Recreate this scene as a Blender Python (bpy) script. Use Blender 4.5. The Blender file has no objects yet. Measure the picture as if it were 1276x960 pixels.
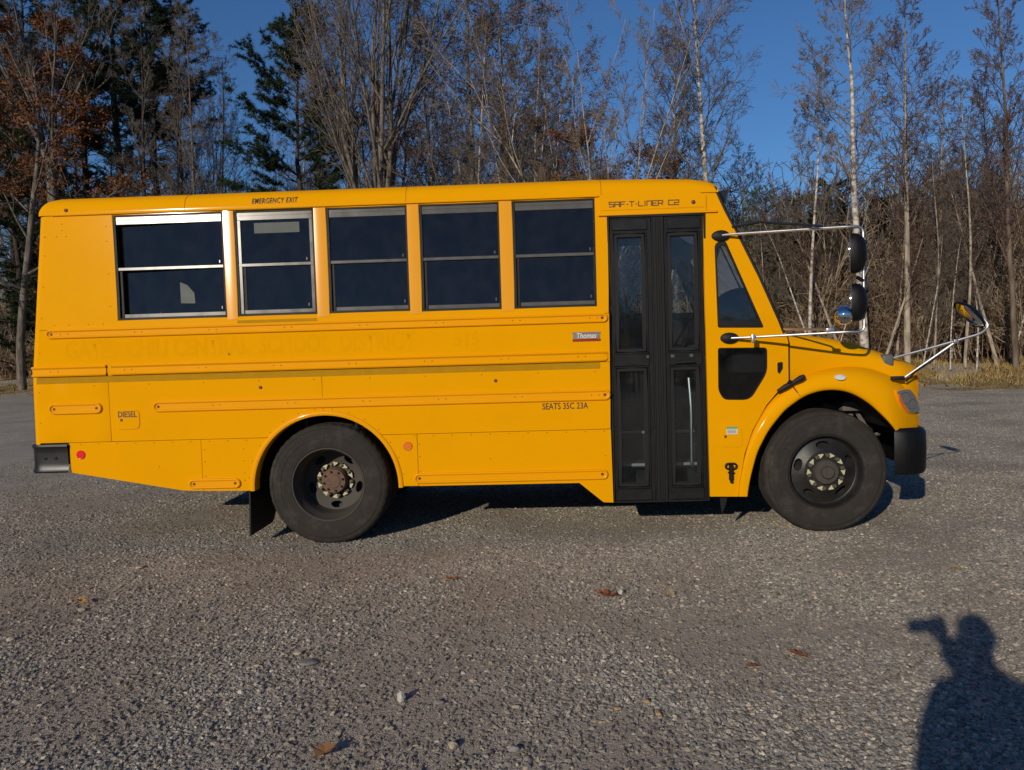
import bpy, bmesh, math, random
import numpy as np
from math import radians as R, sin, cos, pi, tan, atan2, hypot
from mathutils import Vector, Matrix
from mathutils.geometry import delaunay_2d_cdt

sc = bpy.context.scene
COL = sc.collection
random.seed(7)
rng = np.random.default_rng(11)

# ------------------------------------------------------------------ camera
CAM = Vector((0, -6.1105, 1.58))
YAW, PITCH, ROLL = -0.03423, -0.05290, -0.02936
cd = bpy.data.cameras.new('camera')
cd.sensor_fit = 'HORIZONTAL'; cd.sensor_width = 36
cd.lens = 957.0 / 1276 * 36
cd.clip_start = 0.005; cd.clip_end = 3000
cam = bpy.data.objects.new('camera', cd); COL.objects.link(cam)
fwd = Vector((sin(YAW) * cos(PITCH), cos(YAW) * cos(PITCH), sin(PITCH)))
rgt = fwd.cross(Vector((0, 0, 1))).normalized(); upv = rgt.cross(fwd)
r2 = rgt * cos(ROLL) + upv * sin(ROLL); u2 = -rgt * sin(ROLL) + upv * cos(ROLL)
m = Matrix((r2, u2, -fwd)).transposed().to_4x4(); m.translation = CAM
cam.matrix_world = m
sc.camera = cam

# ------------------------------------------------------------------ light
SUN_EL, SUN_AZ = R(18.73), R(26.1)      # light travels towards +Y, leaning to +X
w = bpy.data.worlds.new('World'); sc.world = w; w.use_nodes = True
nt = w.node_tree; bg = nt.nodes['Background']
sky = nt.nodes.new('ShaderNodeTexSky'); sky.sky_type = 'NISHITA'; sky.sun_disc = False
sky.sun_elevation = SUN_EL
sky.sun_rotation = pi + SUN_AZ          # compass bearing of the sun (from +Y, clockwise)
sky.air_density = 1.0; sky.dust_density = 0.0; sky.ozone_density = 8.0; sky.altitude = 0
nt.links.new(sky.outputs[0], bg.inputs[0]); bg.inputs[1].default_value = 0.082
sd = bpy.data.lights.new('sun', 'SUN'); sd.energy = 3.2; sd.angle = R(0.5); sd.color = (1.0, 0.89, 0.73)
sun = bpy.data.objects.new('sun', sd); COL.objects.link(sun)
ldir = Vector((sin(SUN_AZ) * cos(SUN_EL), cos(SUN_AZ) * cos(SUN_EL), -sin(SUN_EL)))
sun.rotation_euler = ldir.to_track_quat('-Z', 'Y').to_euler()
sun.location = (-6, -12, 8)
vs = sc.view_settings
vs.view_transform = 'Standard'; vs.look = 'None'; vs.exposure = 0.0; vs.gamma = 1.0; vs.use_curve_mapping = False
sc.cycles.sample_clamp_indirect = 3.0; sc.cycles.max_bounces = 8; sc.cycles.transparent_max_bounces = 12

# ------------------------------------------------------------------ materials
def mat(name, base, rough=.6, metal=0., coat=0., var=0., vscale=6., bump=0., bscale=60., spec=.5, dirt=None, crough=.10):
    mt = bpy.data.materials.new(name); mt.use_nodes = True
    n = mt.node_tree; p = n.nodes['Principled BSDF']; L = n.links
    p.inputs['Base Color'].default_value = (*base, 1)
    p.inputs['Roughness'].default_value = rough; p.inputs['Metallic'].default_value = metal
    p.inputs['Coat Weight'].default_value = coat; p.inputs['Coat Roughness'].default_value = crough
    p.inputs['Specular IOR Level'].default_value = spec
    if var or bump or dirt:
        tc = n.nodes.new('ShaderNodeTexCoord')
    if var:
        nz = n.nodes.new('ShaderNodeTexNoise'); nz.inputs['Scale'].default_value = vscale; nz.inputs['Detail'].default_value = 6
        L.new(tc.outputs['Object'], nz.inputs['Vector'])
        mx = n.nodes.new('ShaderNodeMix'); mx.data_type = 'RGBA'
        mx.inputs[6].default_value = (*[max(0, c * (1 - var)) for c in base], 1)
        mx.inputs[7].default_value = (*[min(1, c * (1 + var)) for c in base], 1)
        L.new(nz.outputs['Fac'], mx.inputs[0]); last = mx.outputs[2]
        if dirt:
            n2 = n.nodes.new('ShaderNodeTexNoise'); n2.inputs['Scale'].default_value = dirt[1]; n2.inputs['Detail'].default_value = 10
            n2.inputs['Roughness'].default_value = .7
            L.new(tc.outputs['Object'], n2.inputs['Vector'])
            rp = n.nodes.new('ShaderNodeMapRange'); rp.inputs[1].default_value = .5; rp.inputs[2].default_value = .8
            rp.inputs[4].default_value = dirt[2]; L.new(n2.outputs['Fac'], rp.inputs[0])
            m2 = n.nodes.new('ShaderNodeMix'); m2.data_type = 'RGBA'; m2.inputs[7].default_value = (*dirt[0], 1)
            L.new(rp.outputs[0], m2.inputs[0]); L.new(last, m2.inputs[6]); last = m2.outputs[2]
        L.new(last, p.inputs['Base Color'])
        mr = n.nodes.new('ShaderNodeMapRange'); mr.inputs[3].default_value = max(.02, rough - .08); mr.inputs[4].default_value = min(1, rough + .1)
        L.new(nz.outputs['Fac'], mr.inputs[0]); L.new(mr.outputs[0], p.inputs['Roughness'])
    if bump:
        nb = n.nodes.new('ShaderNodeTexNoise'); nb.inputs['Scale'].default_value = bscale; nb.inputs['Detail'].default_value = 4
        L.new(tc.outputs['Object'], nb.inputs['Vector'])
        b = n.nodes.new('ShaderNodeBump'); b.inputs['Strength'].default_value = bump; b.inputs['Distance'].default_value = .01
        L.new(nb.outputs['Fac'], b.inputs['Height']); L.new(b.outputs[0], p.inputs['Normal'])
    return mt

def glass_mat(name, tint, refl=1.0, rough=.015, dust=(.035, .075)):
    mt = bpy.data.materials.new(name); mt.use_nodes = True
    n = mt.node_tree; L = n.links; n.nodes.remove(n.nodes['Principled BSDF'])
    out = n.nodes['Material Output']
    tr = n.nodes.new('ShaderNodeBsdfTransparent'); tr.inputs[0].default_value = (*tint, 1)
    gl = n.nodes.new('ShaderNodeBsdfGlossy'); gl.inputs['Roughness'].default_value = rough
    gl.inputs[0].default_value = (refl, refl, refl, 1)
    df = n.nodes.new('ShaderNodeBsdfDiffuse'); df.inputs[0].default_value = (.16, .15, .135, 1)
    tc = n.nodes.new('ShaderNodeTexCoord'); nz = n.nodes.new('ShaderNodeTexNoise'); nz.inputs['Scale'].default_value = 9; nz.inputs['Detail'].default_value = 8
    mp = n.nodes.new('ShaderNodeMapping'); mp.inputs['Scale'].default_value = (1, 1, .8)
    L.new(tc.outputs['Object'], mp.inputs[0]); L.new(mp.outputs[0], nz.inputs['Vector'])
    rg = n.nodes.new('ShaderNodeMapRange'); rg.inputs[1].default_value = .4; rg.inputs[2].default_value = .75; rg.inputs[3].default_value = dust[0]; rg.inputs[4].default_value = dust[1]
    L.new(nz.outputs['Fac'], rg.inputs[0])
    md = n.nodes.new('ShaderNodeMixShader'); L.new(rg.outputs[0], md.inputs[0]); L.new(tr.outputs[0], md.inputs[1]); L.new(df.outputs[0], md.inputs[2])
    fr = n.nodes.new('ShaderNodeFresnel'); fr.inputs[0].default_value = 1.5
    mx = n.nodes.new('ShaderNodeMixShader')
    L.new(fr.outputs[0], mx.inputs[0]); L.new(md.outputs[0], mx.inputs[1]); L.new(gl.outputs[0], mx.inputs[2])
    L.new(mx.outputs[0], out.inputs['Surface'])
    return mt

YEL = (.79, .343, .0010)
M = {}
M['yellow'] = mat('yellow_paint', YEL, .42, coat=.08, var=.04, vscale=2.2, spec=.004, bump=.05, bscale=2.5, dirt=((.58, .26, .006), 3.0, .10))
M['yellow_rail'] = mat('yellow_rail_paint', (.80, .336, .0012), .35, coat=.25, var=.04, vscale=5, spec=.06)
M['post'] = mat('window_post_paint', (.80, .336, .0012), .4, coat=1.0, var=.03, vscale=5, spec=.01, crough=.115)
M['black'] = mat('black_paint', (.012, .012, .013), .35, var=.3, vscale=8, coat=.2)
M['rubber'] = mat('black_rubber', (.010, .010, .010), .6, spec=.3, var=.3, vscale=20)
M['doorblack'] = mat('door_black', (.008, .008, .008), .45, var=.4, vscale=12, spec=.28, dirt=((.06, .053, .046), 14, .22))
M['plastic'] = mat('bumper_plastic', (.006, .006, .0065), .42, spec=.22, var=.3, vscale=15, bump=.1, bscale=200)
M['tyre'] = mat('tyre_rubber', (.030, .026, .022), .85, var=.35, vscale=9, bump=.15, bscale=90, dirt=((.11, .10, .085), 6, .5), spec=.25)
M['rimblack'] = mat('rim_black', (.014, .013, .012), .45, var=.4, vscale=12, dirt=((.07, .055, .04), 9, .35))
M['rimgrey'] = mat('rim_dusty', (.05, .042, .034), .7, var=.35, vscale=10, dirt=((.10, .08, .06), 8, .4))
M['rust'] = mat('hub_rust', (.13, .075, .05), .8, var=.45, vscale=30, bump=.3, bscale=90)
M['lime'] = mat('lime_plastic', (.50, .50, .30), .5, var=.2, vscale=30, dirt=((.16, .13, .09), 30, .7))
M['nut'] = mat('nut_steel', (.16, .13, .10), .55, metal=.6, var=.4, vscale=40)
M['alu'] = mat('window_aluminium', (.10, .095, .088), .21, metal=.0, var=.25, vscale=12, spec=.22)
M['chrome'] = mat('polished_steel', (.75, .74, .72), .34, metal=1.0, var=.05, vscale=10)
M['mirror'] = mat('mirror_chrome', (.80, .81, .83), .04, metal=1.0)
M['chassis'] = mat('chassis_dark', (.012, .011, .010), .7, var=.4, vscale=10)
M['spring'] = mat('suspension_grey', (.12, .11, .095), .65, var=.4, vscale=14)
M['tint'] = glass_mat('tinted_glass', (.26, .25, .25))
M['clear'] = glass_mat('door_glass', (.72, .77, .80), dust=(.025, .07))
M['smoke'] = glass_mat('smoked_glass', (.42, .42, .43), dust=(.01, .03))
M['text'] = mat('black_lettering', (.035, .012, .006), .55)
M['ghost'] = mat('ghost_lettering', (.757, .329, .0015), .42, spec=.004, var=.05, vscale=7)
M['tape'] = mat('olive_tape', (.42, .215, .008), .65, spec=.05, var=.18, vscale=14)
M['red'] = mat('red_reflector', (.75, .015, .015), .2, coat=.5)
M['amber'] = mat('amber_reflector', (.72, .17, .012), .25, coat=.5)
M['dot'] = mat('brown_marker', (.10, .03, .01), .5)
M['rivet'] = mat('rivet_heads', (.28, .115, .006), .5, spec=.2)
M['seat'] = mat('seat_vinyl', (.012, .014, .022), .45, var=.2, vscale=20)
M['inside'] = mat('interior_panel', (.30, .35, .40), .6)
M['floor'] = mat('interior_floor', (.03, .03, .03), .7)
M['step'] = mat('step_nosing', (.62, .60, .52), .5, var=.2, vscale=20)
M['sticker'] = mat('window_sticker', (.060, .072, .066), .6, var=.15, vscale=8)
M['label'] = mat('white_label', (.6, .62, .55), .5)
M['green'] = mat('green_label', (.12, .38, .10), .5)
M['badgegrey'] = mat('badge_grey', (.28, .29, .32), .35, metal=.5)
M['badgered'] = mat('badge_red', (.26, .02, .015), .4)
M['white'] = mat('white_paint', (.7, .7, .68), .45)
M['lens'] = mat('headlight_lens', (.17, .17, .17), .12, coat=.6, var=.35, vscale=25)

# ------------------------------------------------------------------ mesh helpers
def link(o, parent=None):
    COL.objects.link(o)
    if parent is not None: o.parent = parent
    return o
def fin(me, mats, smooth=True, ang=35):
    for m_ in (mats if isinstance(mats, (list, tuple)) else [mats]): me.materials.append(m_)
    if smooth:
        me.polygons.foreach_set('use_smooth', [True] * len(me.polygons))
        me.set_sharp_from_angle(angle=R(ang))
    return me
def obj_bm(name, bm, mt, parent=None, smooth=True, ang=35, label=None):
    bmesh.ops.recalc_face_normals(bm, faces=bm.faces)
    me = bpy.data.meshes.new(name); bm.to_mesh(me); bm.free()
    o = bpy.data.objects.new(name, fin(me, mt, smooth, ang)); link(o, parent)
    if label: o['label'] = label
    return o
def np_mesh(name, V, quads=None, tris=None):
    V = np.asarray(V, np.float32); me = bpy.data.meshes.new(name)
    q = np.zeros((0, 4), np.int32) if quads is None else np.asarray(quads, np.int32).reshape(-1, 4)
    t = np.zeros((0, 3), np.int32) if tris is None else np.asarray(tris, np.int32).reshape(-1, 3)
    me.vertices.add(len(V)); me.vertices.foreach_set('co', V.ravel())
    loops = np.concatenate([q.ravel(), t.ravel()]); me.loops.add(len(loops)); me.loops.foreach_set('vertex_index', loops)
    n = len(q) + len(t); me.polygons.add(n)
    tot = np.concatenate([np.full(len(q), 4), np.full(len(t), 3)]).astype(np.int32)
    st = np.concatenate([[0], np.cumsum(tot)[:-1]]).astype(np.int32) if n else np.zeros(0, np.int32)
    me.polygons.foreach_set('loop_start', st); me.polygons.foreach_set('loop_total', tot)
    me.update(calc_edges=True); me.validate()
    return me
def tag(o, label=None, cat=None, group=None, kind=None):
    if label: o['label'] = label
    if cat: o['category'] = cat
    if group: o['group'] = group
    if kind: o['kind'] = kind
    return o
def empty(name, loc, rz=0):
    o = bpy.data.objects.new(name, None); o.empty_display_size = .2; o.location = loc; o.rotation_euler = (0, 0, rz)
    return link(o)
def copy_tree(o, parent=None):
    c = o.copy(); link(c); c.parent = parent
    for ch in list(o.children): copy_tree(ch, c)
    return c

def bm_box(bm, x0, x1, y0, y1, z0, z1, bev=0.0, seg=2, fn=None):
    vs_ = [bm.verts.new((x, y, z)) for x in (x0, x1) for y in (y0, y1) for z in (z0, z1)]
    idx = [(0, 1, 3, 2), (4, 6, 7, 5), (0, 4, 5, 1), (2, 3, 7, 6), (0, 2, 6, 4), (1, 5, 7, 3)]
    fs = [bm.faces.new([vs_[i] for i in f]) for f in idx]
    geo = vs_
    if bev:
        es = list({e for f in fs for e in f.edges})
        r = bmesh.ops.bevel(bm, geom=es, offset=bev, segments=seg, affect='EDGES', profile=.5)
        geo = list({v for f in r['faces'] for v in f.verts} | {v for v in vs_ if v.is_valid})
    if fn:
        for v in geo: v.co = fn(v.co)
    return geo
def bm_tube(bm, pts, rad, n=10, closed=False, cap=True):
    pts = [Vector(p) for p in pts]; k = len(pts); rings = []
    rads = rad if isinstance(rad, (list, tuple)) else [rad] * k
    prev = None
    for i in range(k):
        a = pts[(i - 1) % k] if (closed or i > 0) else pts[i]
        b = pts[(i + 1) % k] if (closed or i < k - 1) else pts[i]
        t = (b - a).normalized()
        if prev is None:
            ref = Vector((0, 0, 1)) if abs(t.z) < .9 else Vector((1, 0, 0))
            u = t.cross(ref).normalized()
        else:
            u = (prev - t * prev.dot(t)).normalized()
        prev = u; v = t.cross(u)
        rings.append([bm.verts.new(pts[i] + (u * cos(2 * pi * j / n) + v * sin(2 * pi * j / n)) * rads[i]) for j in range(n)])
    for i in range(k if closed else k - 1):
        A, B = rings[i], rings[(i + 1) % k]
        for j in range(n): bm.faces.new((A[j], A[(j + 1) % n], B[(j + 1) % n], B[j]))
    if cap and not closed:
        bm.faces.new(rings[0][::-1]); bm.faces.new(rings[-1])
def rounded(pts, rad, n=5):
    """polyline with rounded corners"""
    pts = [Vector(p) for p in pts]; out = [pts[0]]
    for i in range(1, len(pts) - 1):
        a, b, c = pts[i - 1], pts[i], pts[i + 1]
        r = min(rad, (a - b).length * .45, (c - b).length * .45)
        p, q = b + (a - b).normalized() * r, b + (c - b).normalized() * r
        for j in range(n + 1):
            t = j / n; out.append(p * (1 - t) ** 2 + b * 2 * t * (1 - t) + q * t * t)
    out.append(pts[-1]); return out
def bm_lathe(bm, prof, n=64, c=(0, 0, 0), skip=None, ang0=0):
    """prof: list of (radius, y); axis is Y"""
    rings = []
    for r, y in prof:
        if r < 1e-6: rings.append([bm.verts.new((c[0], c[1] + y, c[2]))])
        else: rings.append([bm.verts.new((c[0] + r * cos(ang0 + 2 * pi * j / n), c[1] + y, c[2] + r * sin(ang0 + 2 * pi * j / n))) for j in range(n)])
    for i in range(len(rings) - 1):
        A, B = rings[i], rings[i + 1]
        for j in range(n):
            k = (j + 1) % n
            if skip and skip((prof[i][0] + prof[i + 1][0]) / 2, 2 * pi * (j + .5) / n): continue
            if len(A) == 1 and len(B) == 1: continue
            if len(A) == 1: bm.faces.new((A[0], B[j], B[k]))
            elif len(B) == 1: bm.faces.new((A[j], A[k], B[0]))
            else: bm.faces.new((A[j], A[k], B[k], B[j]))
    return rings
def inpoly(x, y, P):
    c = False; n = len(P); j = n - 1
    for i in range(n):
        xi, yi = P[i]; xj, yj = P[j]
        if (yi > y) != (yj > y) and x < (xj - xi) * (y - yi) / (yj - yi) + xi: c = not c
        j = i
    return c
def roundpoly(P, rad, n=4):
    if not isinstance(rad, (list, tuple)): rad = [rad] * len(P)
    out = []; k = len(P)
    for i in range(k):
        a, b, c = Vector(P[i - 1]), Vector(P[i]), Vector(P[(i + 1) % k])
        r = min(rad[i], (a - b).length * .45, (c - b).length * .45)
        if r < 1e-5: out.append(tuple(b)); continue
        p, q = b + (a - b).normalized() * r, b + (c - b).normalized() * r
        for j in range(n + 1):
            t = j / n; v = p * (1 - t) ** 2 + b * 2 * t * (1 - t) + q * t * t; out.append(tuple(v))
    return out
def rect(x0, x1, z0, z1): return [(x0, z0), (x1, z0), (x1, z1), (x0, z1)]
def stadium(x0, x1, z0, z1, n=8):
    r = (z1 - z0) / 2; zc = (z0 + z1) / 2; out = []
    for i in range(n + 1):
        a = -pi / 2 + pi * i / n; out.append((x1 - r + r * cos(a), zc + r * sin(a)))
    for i in range(n + 1):
        a = pi / 2 + pi * i / n; out.append((x0 + r + r * cos(a), zc + r * sin(a)))
    return out
def bm_sheet(bm, outer, holes=(), fn=None, thick=.02, w=0., step=.2, bev=.0025):
    """flat outline (x,z) with holes -> solid sheet; fn(x,z,w) puts it in space, w = outward offset"""
    pts, eds = [], []
    loops = []
    for lp in [outer] + list(holes):
        L_ = []
        for i in range(len(lp)):
            a, b = Vector(lp[i]), Vector(lp[(i + 1) % len(lp)])
            k = max(1, int(math.ceil((b - a).length / step)))
            for j in range(k): L_.append(tuple(a + (b - a) * (j / k)))
        loops.append(L_); n0 = len(pts); pts += [Vector(p) for p in L_]
        eds += [(n0 + i, n0 + (i + 1) % len(L_)) for i in range(len(L_))]
    xs = [p[0] for p in outer]; zs = [p[1] for p in outer]
    bnd = np.array([tuple(p) for p in pts])
    gx = np.arange(min(xs) + step * .5, max(xs), step); gz = np.arange(min(zs) + step * .5, max(zs), step)
    for x in gx:
        for z in gz:
            if inpoly(x, z, outer) and not any(inpoly(x, z, h) for h in holes):
                if np.min(np.hypot(bnd[:, 0] - x, bnd[:, 1] - z)) > step * .35: pts.append(Vector((x, z)))
    V, E_, F = delaunay_2d_cdt(pts, eds, [], 0, 1e-6)[:3]
    keep = []
    for f in F:
        cx = sum(V[i][0] for i in f) / len(f); cz_ = sum(V[i][1] for i in f) / len(f)
        if inpoly(cx, cz_, outer) and not any(inpoly(cx, cz_, h) for h in holes): keep.append(tuple(f))
    used = sorted({i for f in keep for i in f})
    fr = {i: bm.verts.new(fn(V[i][0], V[i][1], w)) for i in used}
    bk = {i: bm.verts.new(fn(V[i][0], V[i][1], w - thick)) for i in used}
    cnt = {}
    for f in keep:
        for a, b in zip(f, f[1:] + f[:1]): cnt.setdefault(frozenset((a, b)), []).append((a, b))
        bm.faces.new([fr[i] for i in f]); bm.faces.new([bk[i] for i in f][::-1])
    be = []
    for s, l in cnt.items():
        if len(l) == 1:
            a, b = l[0]; bm.faces.new((fr[b], fr[a], bk[a], bk[b]))
            e = bm.edges.get((fr[a], fr[b]))
            if e: be.append(e)
    if bev: bmesh.ops.bevel(bm, geom=be, offset=bev, segments=1, affect='EDGES', clamp_overlap=True)
def sheet(name, outer, mt, parent, holes=(), fn=None, thick=.02, w=0., step=.2, bev=.0025, label=None):
    bm = bmesh.new(); bm_sheet(bm, outer, holes, fn, thick, w, step, bev)
    return obj_bm(name, bm, mt, parent, label=label)
def loft(name, rows, mt, parent, closed=False, ang=40):
    bm = bmesh.new(); R_ = [[bm.verts.new(p) for p in r] for r in rows]
    for A, B in zip(R_, R_[1:]):
        n = len(A)
        for j in range(n if closed else n - 1):
            k = (j + 1) % n
            try: bm.faces.new((A[j], A[k], B[k], B[j]))
            except ValueError: pass
    bmesh.ops.remove_doubles(bm, verts=bm.verts, dist=1e-5)
    return obj_bm(name, bm, mt, parent, ang=ang)
def text_mesh(body, width, height, space=1.0, shear=0., bold=.012):
    cu = bpy.data.curves.new('lettering', 'FONT'); cu.body = body; cu.size = 1; cu.resolution_u = 3; cu.space_character = space; cu.shear = shear; cu.offset = bold
    o = bpy.data.objects.new('lettering_tmp', cu); COL.objects.link(o)
    dg = bpy.context.evaluated_depsgraph_get()
    me = bpy.data.meshes.new_from_object(o.evaluated_get(dg)); bpy.data.objects.remove(o); bpy.data.curves.remove(cu)
    v = np.zeros(len(me.vertices) * 3); me.vertices.foreach_get('co', v); v = v.reshape(-1, 3)
    v[:, 0] = (v[:, 0] - v[:, 0].min()) / np.ptp(v[:, 0]) * width; v[:, 1] = (v[:, 1] - v[:, 1].min()) / np.ptp(v[:, 1]) * height
    return me, v
def lettering(name, body, x0, x1, z0, z1, fn, mt, parent, w=.0012, space=1.0, shear=0., bold=.012):
    me, v = text_mesh(body, x1 - x0, z1 - z0, space, shear, bold)
    co = np.array([fn(x0 + a, z0 + b, w) for a, b, _ in v]); me.vertices.foreach_set('co', co.ravel().astype(np.float32)); me.update()
    me.materials.clear(); me.materials.append(mt)
    return link(bpy.data.objects.new(name, me), parent)

# ------------------------------------------------------------------ the school bus
BW = 2.44; YC = BW / 2; DCAM, CZ = 6.1105, 1.58
def Wd(x, z, Y):                        # measured on the plane Y=0, moved to its true depth; bus-local y
    s = 1 + Y / DCAM
    return (x * s, Y - YC, CZ + (z - CZ) * s)
def tilt(z): return max(0., z - 1.80) * .098
def SIDE(x, z, w):
    p = Wd(x, z, tilt(z)); return Vector((p[0], p[1] - w, p[2]))
def CABF(x, z, w):
    Y = tilt(z) + .16 * max(0, x - 1.5) ** 2
    p = Wd(x, z, Y); return Vector((p[0], p[1] - w, p[2]))
def DOORF(x, z, w):
    p = Wd(x, z, .022 + (z - .3) * .018); return Vector((p[0], p[1] - w, p[2]))

bus = empty('school_bus', (0, YC, 0))
tag(bus, 'short yellow school bus with dark windows and black folding door parked on gravel', 'school bus')

def mirror(o, parent=None):
    c = o.copy(); link(c); c.parent = parent if parent is not None else o.parent; c.scale = (1, -1, 1)
    for ch in o.children:
        d = ch.copy(); link(d); d.parent = c
    return c

def xr(z):                              # rear edge in measured coordinates
    return float(np.interp(z, [.64, 1.36, 1.53, 2.72], [-4.142, -4.132, -4.119, -3.982]))
AX, AZ, AR = -1.733, .466, .590
def arc(a0, a1, n=24, r=AR):
    return [(AX + r * cos(a0 + (a1 - a0) * i / n), AZ + r * sin(a0 + (a1 - a0) * i / n)) for i in range(n + 1)]
aL = pi - math.asin((.884 - AZ) / AR); aR_ = math.asin((.884 - AZ) / AR)
G = .0018
panels = []
def panel(outer, fn=SIDE, holes=(), **k):
    o = sheet('side_panel', outer, M['yellow'], bus, holes, fn, thick=.02, bev=.0022, **k); panels.append(o); return o
ec = .055                               # width of the rounded rear corner
panel([(xr(.875) + ec, .884 + G), (-3.484 - G, .884 + G), (-3.484 - G, 1.42 - G), (xr(1.42) + ec, 1.42 - G)])
ml = [(-3.484 + G, .884 + G)] + [(AX + AR * cos(aL), .884 + G)] + arc(aL - .01, aR_ + .01)[1:-1] + [(AX + AR * cos(aR_), .884 + G)]
xs_ = -1.737
aS = math.acos((xs_ - AX) / AR)
panel([(-3.484 + G, .884 + G), (AX + AR * cos(aL), .884 + G)] + arc(aL - .01, aS, 12)[1:] + [(xs_ - G, 1.42 - G), (-3.484 + G, 1.42 - G)])
panel([(xs_ + G, AZ + AR)] + arc(aS - .01, aR_ + .01, 12)[1:-1] + [(AX + AR * cos(aR_), .884 + G), (.566, .884 + G), (.572, 1.42 - G), (xs_ + G, 1.42 - G)])
panel([(xr(1.42) + ec, 1.42 + G), (.572, 1.42 + G), (.574, 1.80), (xr(1.8) + ec, 1.80)])
panel([(-3.838, .884 - G), (-3.838, .640), (-2.915, .470), (-2.747 - G, .463), (-2.747 - G, .884 - G)])
panel([(-2.747 + G, .884 - G), (-2.747 + G, .463), (-2.322, .455)] + arc(pi, aL + .01, 8)[1:-1] + [(AX + AR * cos(aL), .884 - G)])
panel([(-.984 - G, .884 - G), (AX + AR * cos(aR_), .884 - G)] + arc(aR_ - .01, .0, 8)[1:-1] + [(-1.143, .463), (-.984 - G, .462)])
panel([(-.984 + G, .884 - G), (-.984 + G, .462), (.307, .457), (.496, .297), (.575, .292), (.567, .884 - G)])
# window band, with the five openings
WIN = [(-3.374, -2.482, 1.865, 2.704), (-2.390, -1.750, 1.868, 2.704), (-1.648, -1.003, 1.870, 2.703), (-.906, -.273, 1.862, 2.703), (-.169, .481, 1.861, 2.705)]
band = sheet('window_band', [(xr(1.8) + ec, 1.80 + G), (.574, 1.80 + G), (.578, 2.722), (xr(2.72) + ec, 2.722)], M['yellow'], bus,
             [rect(a, b, c, d) for a, b, c, d in WIN], SIDE, thick=.03, bev=.006)
# inner lining behind the panels, so the seams close on something
lin = [(-4.06, .90), (AX + AR * cos(aL) - .02, .90)] + arc(aL - .03, aR_ + .03, 24, AR + .012)[0:] + [(.55, .90), (.55, 1.86), (-4.02, 1.86)]
lining = sheet('inner_lining', lin, M['yellow'], bus, (), SIDE, thick=.01, w=-.0215, bev=0)

def ring_path(P, fn, w): return [fn(x, z, w) for x, z in P]
def rub_rail(x0, x1, z0, z1, fn=SIDE):
    bm = bmesh.new(); P = stadium(x0, x1, z0, z1)
    bm_sheet(bm, P, (), fn, thick=.012, w=.008, step=.5, bev=0)
    Q = stadium(x0 + .010, x1 - .010, z0 + .010, z1 - .010)
    bm_tube(bm, ring_path(Q, fn, .009), .0105, 8, closed=True)
    o = obj_bm('rub_rail', bm, M['yellow_rail'], bus)
    # bolt at each end
    for xx in (x0 + .045, x1 - .045):
        b2 = bmesh.new(); c = fn(xx, (z0 + z1) / 2, .008)
        bm_lathe(b2, [(.012, 0), (.010, -.004), (0, -.005)], 10, c); obj_bm('end_bolt', b2, M['dot'], o)
    return o
rails = [rub_rail(-3.972, .563, 1.732, 1.806), rub_rail(-3.124, .571, 1.116, 1.203), rub_rail(-3.986, -3.544, 1.117, 1.206),
         rub_rail(-2.862, -2.434, .480, .562), rub_rail(-1.02, .537, .482, .566)]
# belt rail wraps round the rear corner, split at one joint
def belt(x0, x1, wrap):
    bm = bmesh.new(); z0, z1 = 1.424, 1.510
    prof = [(0, z0), (.014, z0 + .002), (.02, z0 + .012), (.014, z0 + .022), (.009, z0 + .026), (.009, z1 - .026), (.014, z1 - .022), (.02, z1 - .012), (.014, z1 - .002), (0, z1)]
    st = []
    if wrap:
        for i in range(7):
            a = pi / 2 * i / 6
            st.append((xr(1.47) - .002 + .06 - .06 * cos(pi / 2 - a) if 0 else xr(1.47) + .06 - .06 * sin(pi / 2 - a) , .06 - .06 * cos(pi / 2 - a), (-sin(pi / 2 - a), -cos(pi / 2 - a))))
        st = [(xr(1.47), BW / 2, (-1, 0)), (xr(1.47), .06, (-1, 0))] + st
    else: st.append((x0, 0, (0, -1)))
    st.append((x1 - .05, 0, (0, -1)))
    rows = [[(x + nx * w_, y + ny * w_ - YC, z) for w_, z in prof] for x, y, (nx, ny) in st]
    if not wrap or x1 > 0:
        for k in range(1, 6):
            a = k / 5 * pi / 2; zc = (z0 + z1) / 2
            rows.append([(x1 - .05 + .05 * sin(a), -w_ * max(.1, cos(a)) - YC, zc + (z - zc) * max(.3, cos(a) ** .5 if cos(a) > 0 else .3)) for w_, z in prof])
    V = [[bm.verts.new(p) for p in r] for r in rows]
    for A, B in zip(V, V[1:]):
        for j in range(len(A) - 1): bm.faces.new((A[j], A[j + 1], B[j + 1], B[j]))
    return obj_bm('belt_rail', bm, M['yellow_rail'], bus)
belt1 = belt(None, -3.44, True); belt2 = belt(-3.446, .560, False)

# rear wheel arch flange
bm = bmesh.new(); n = 40
rows = []
for i in range(n + 1):
    a = pi + .02 - (pi + .04) * i / n
    rows.append([SIDE(AX + r * cos(a), AZ + r * sin(a), w_) for r, w_ in ((.624, 0), (.622, .008), (.612, .014), (.598, .014), (.588, .010), (.585, .0), (.585, -.10))])
V = [[bm.verts.new(p) for p in r] for r in rows]
for A, B in zip(V, V[1:]):
    for j in range(len(A) - 1): bm.faces.new((A[j], A[j + 1], B[j + 1], B[j]))
arch = obj_bm('wheel_arch', bm, M['yellow_rail'], bus)

# rear wall with rounded corners
rows = []
for z in np.linspace(.86, 2.722, 12):
    r_ = []
    for s_ in (0, 1):
        q = []
        for i in range(7):
            a = pi / 2 * i / 6
            q.append((xr(z) + ec + .006 - (ec + .006) * sin(a), (1 - cos(a)) * ec))
        for x, y in (q if s_ == 0 else q[::-1]):
            p = Wd(x, z, tilt(z)); yy = tilt(z) + y - YC
            r_.append((p[0], yy if s_ == 0 else -yy, p[2]))
    rows.append(r_)
rearwall = loft('rear_wall', rows, M['yellow'], bus)
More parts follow.
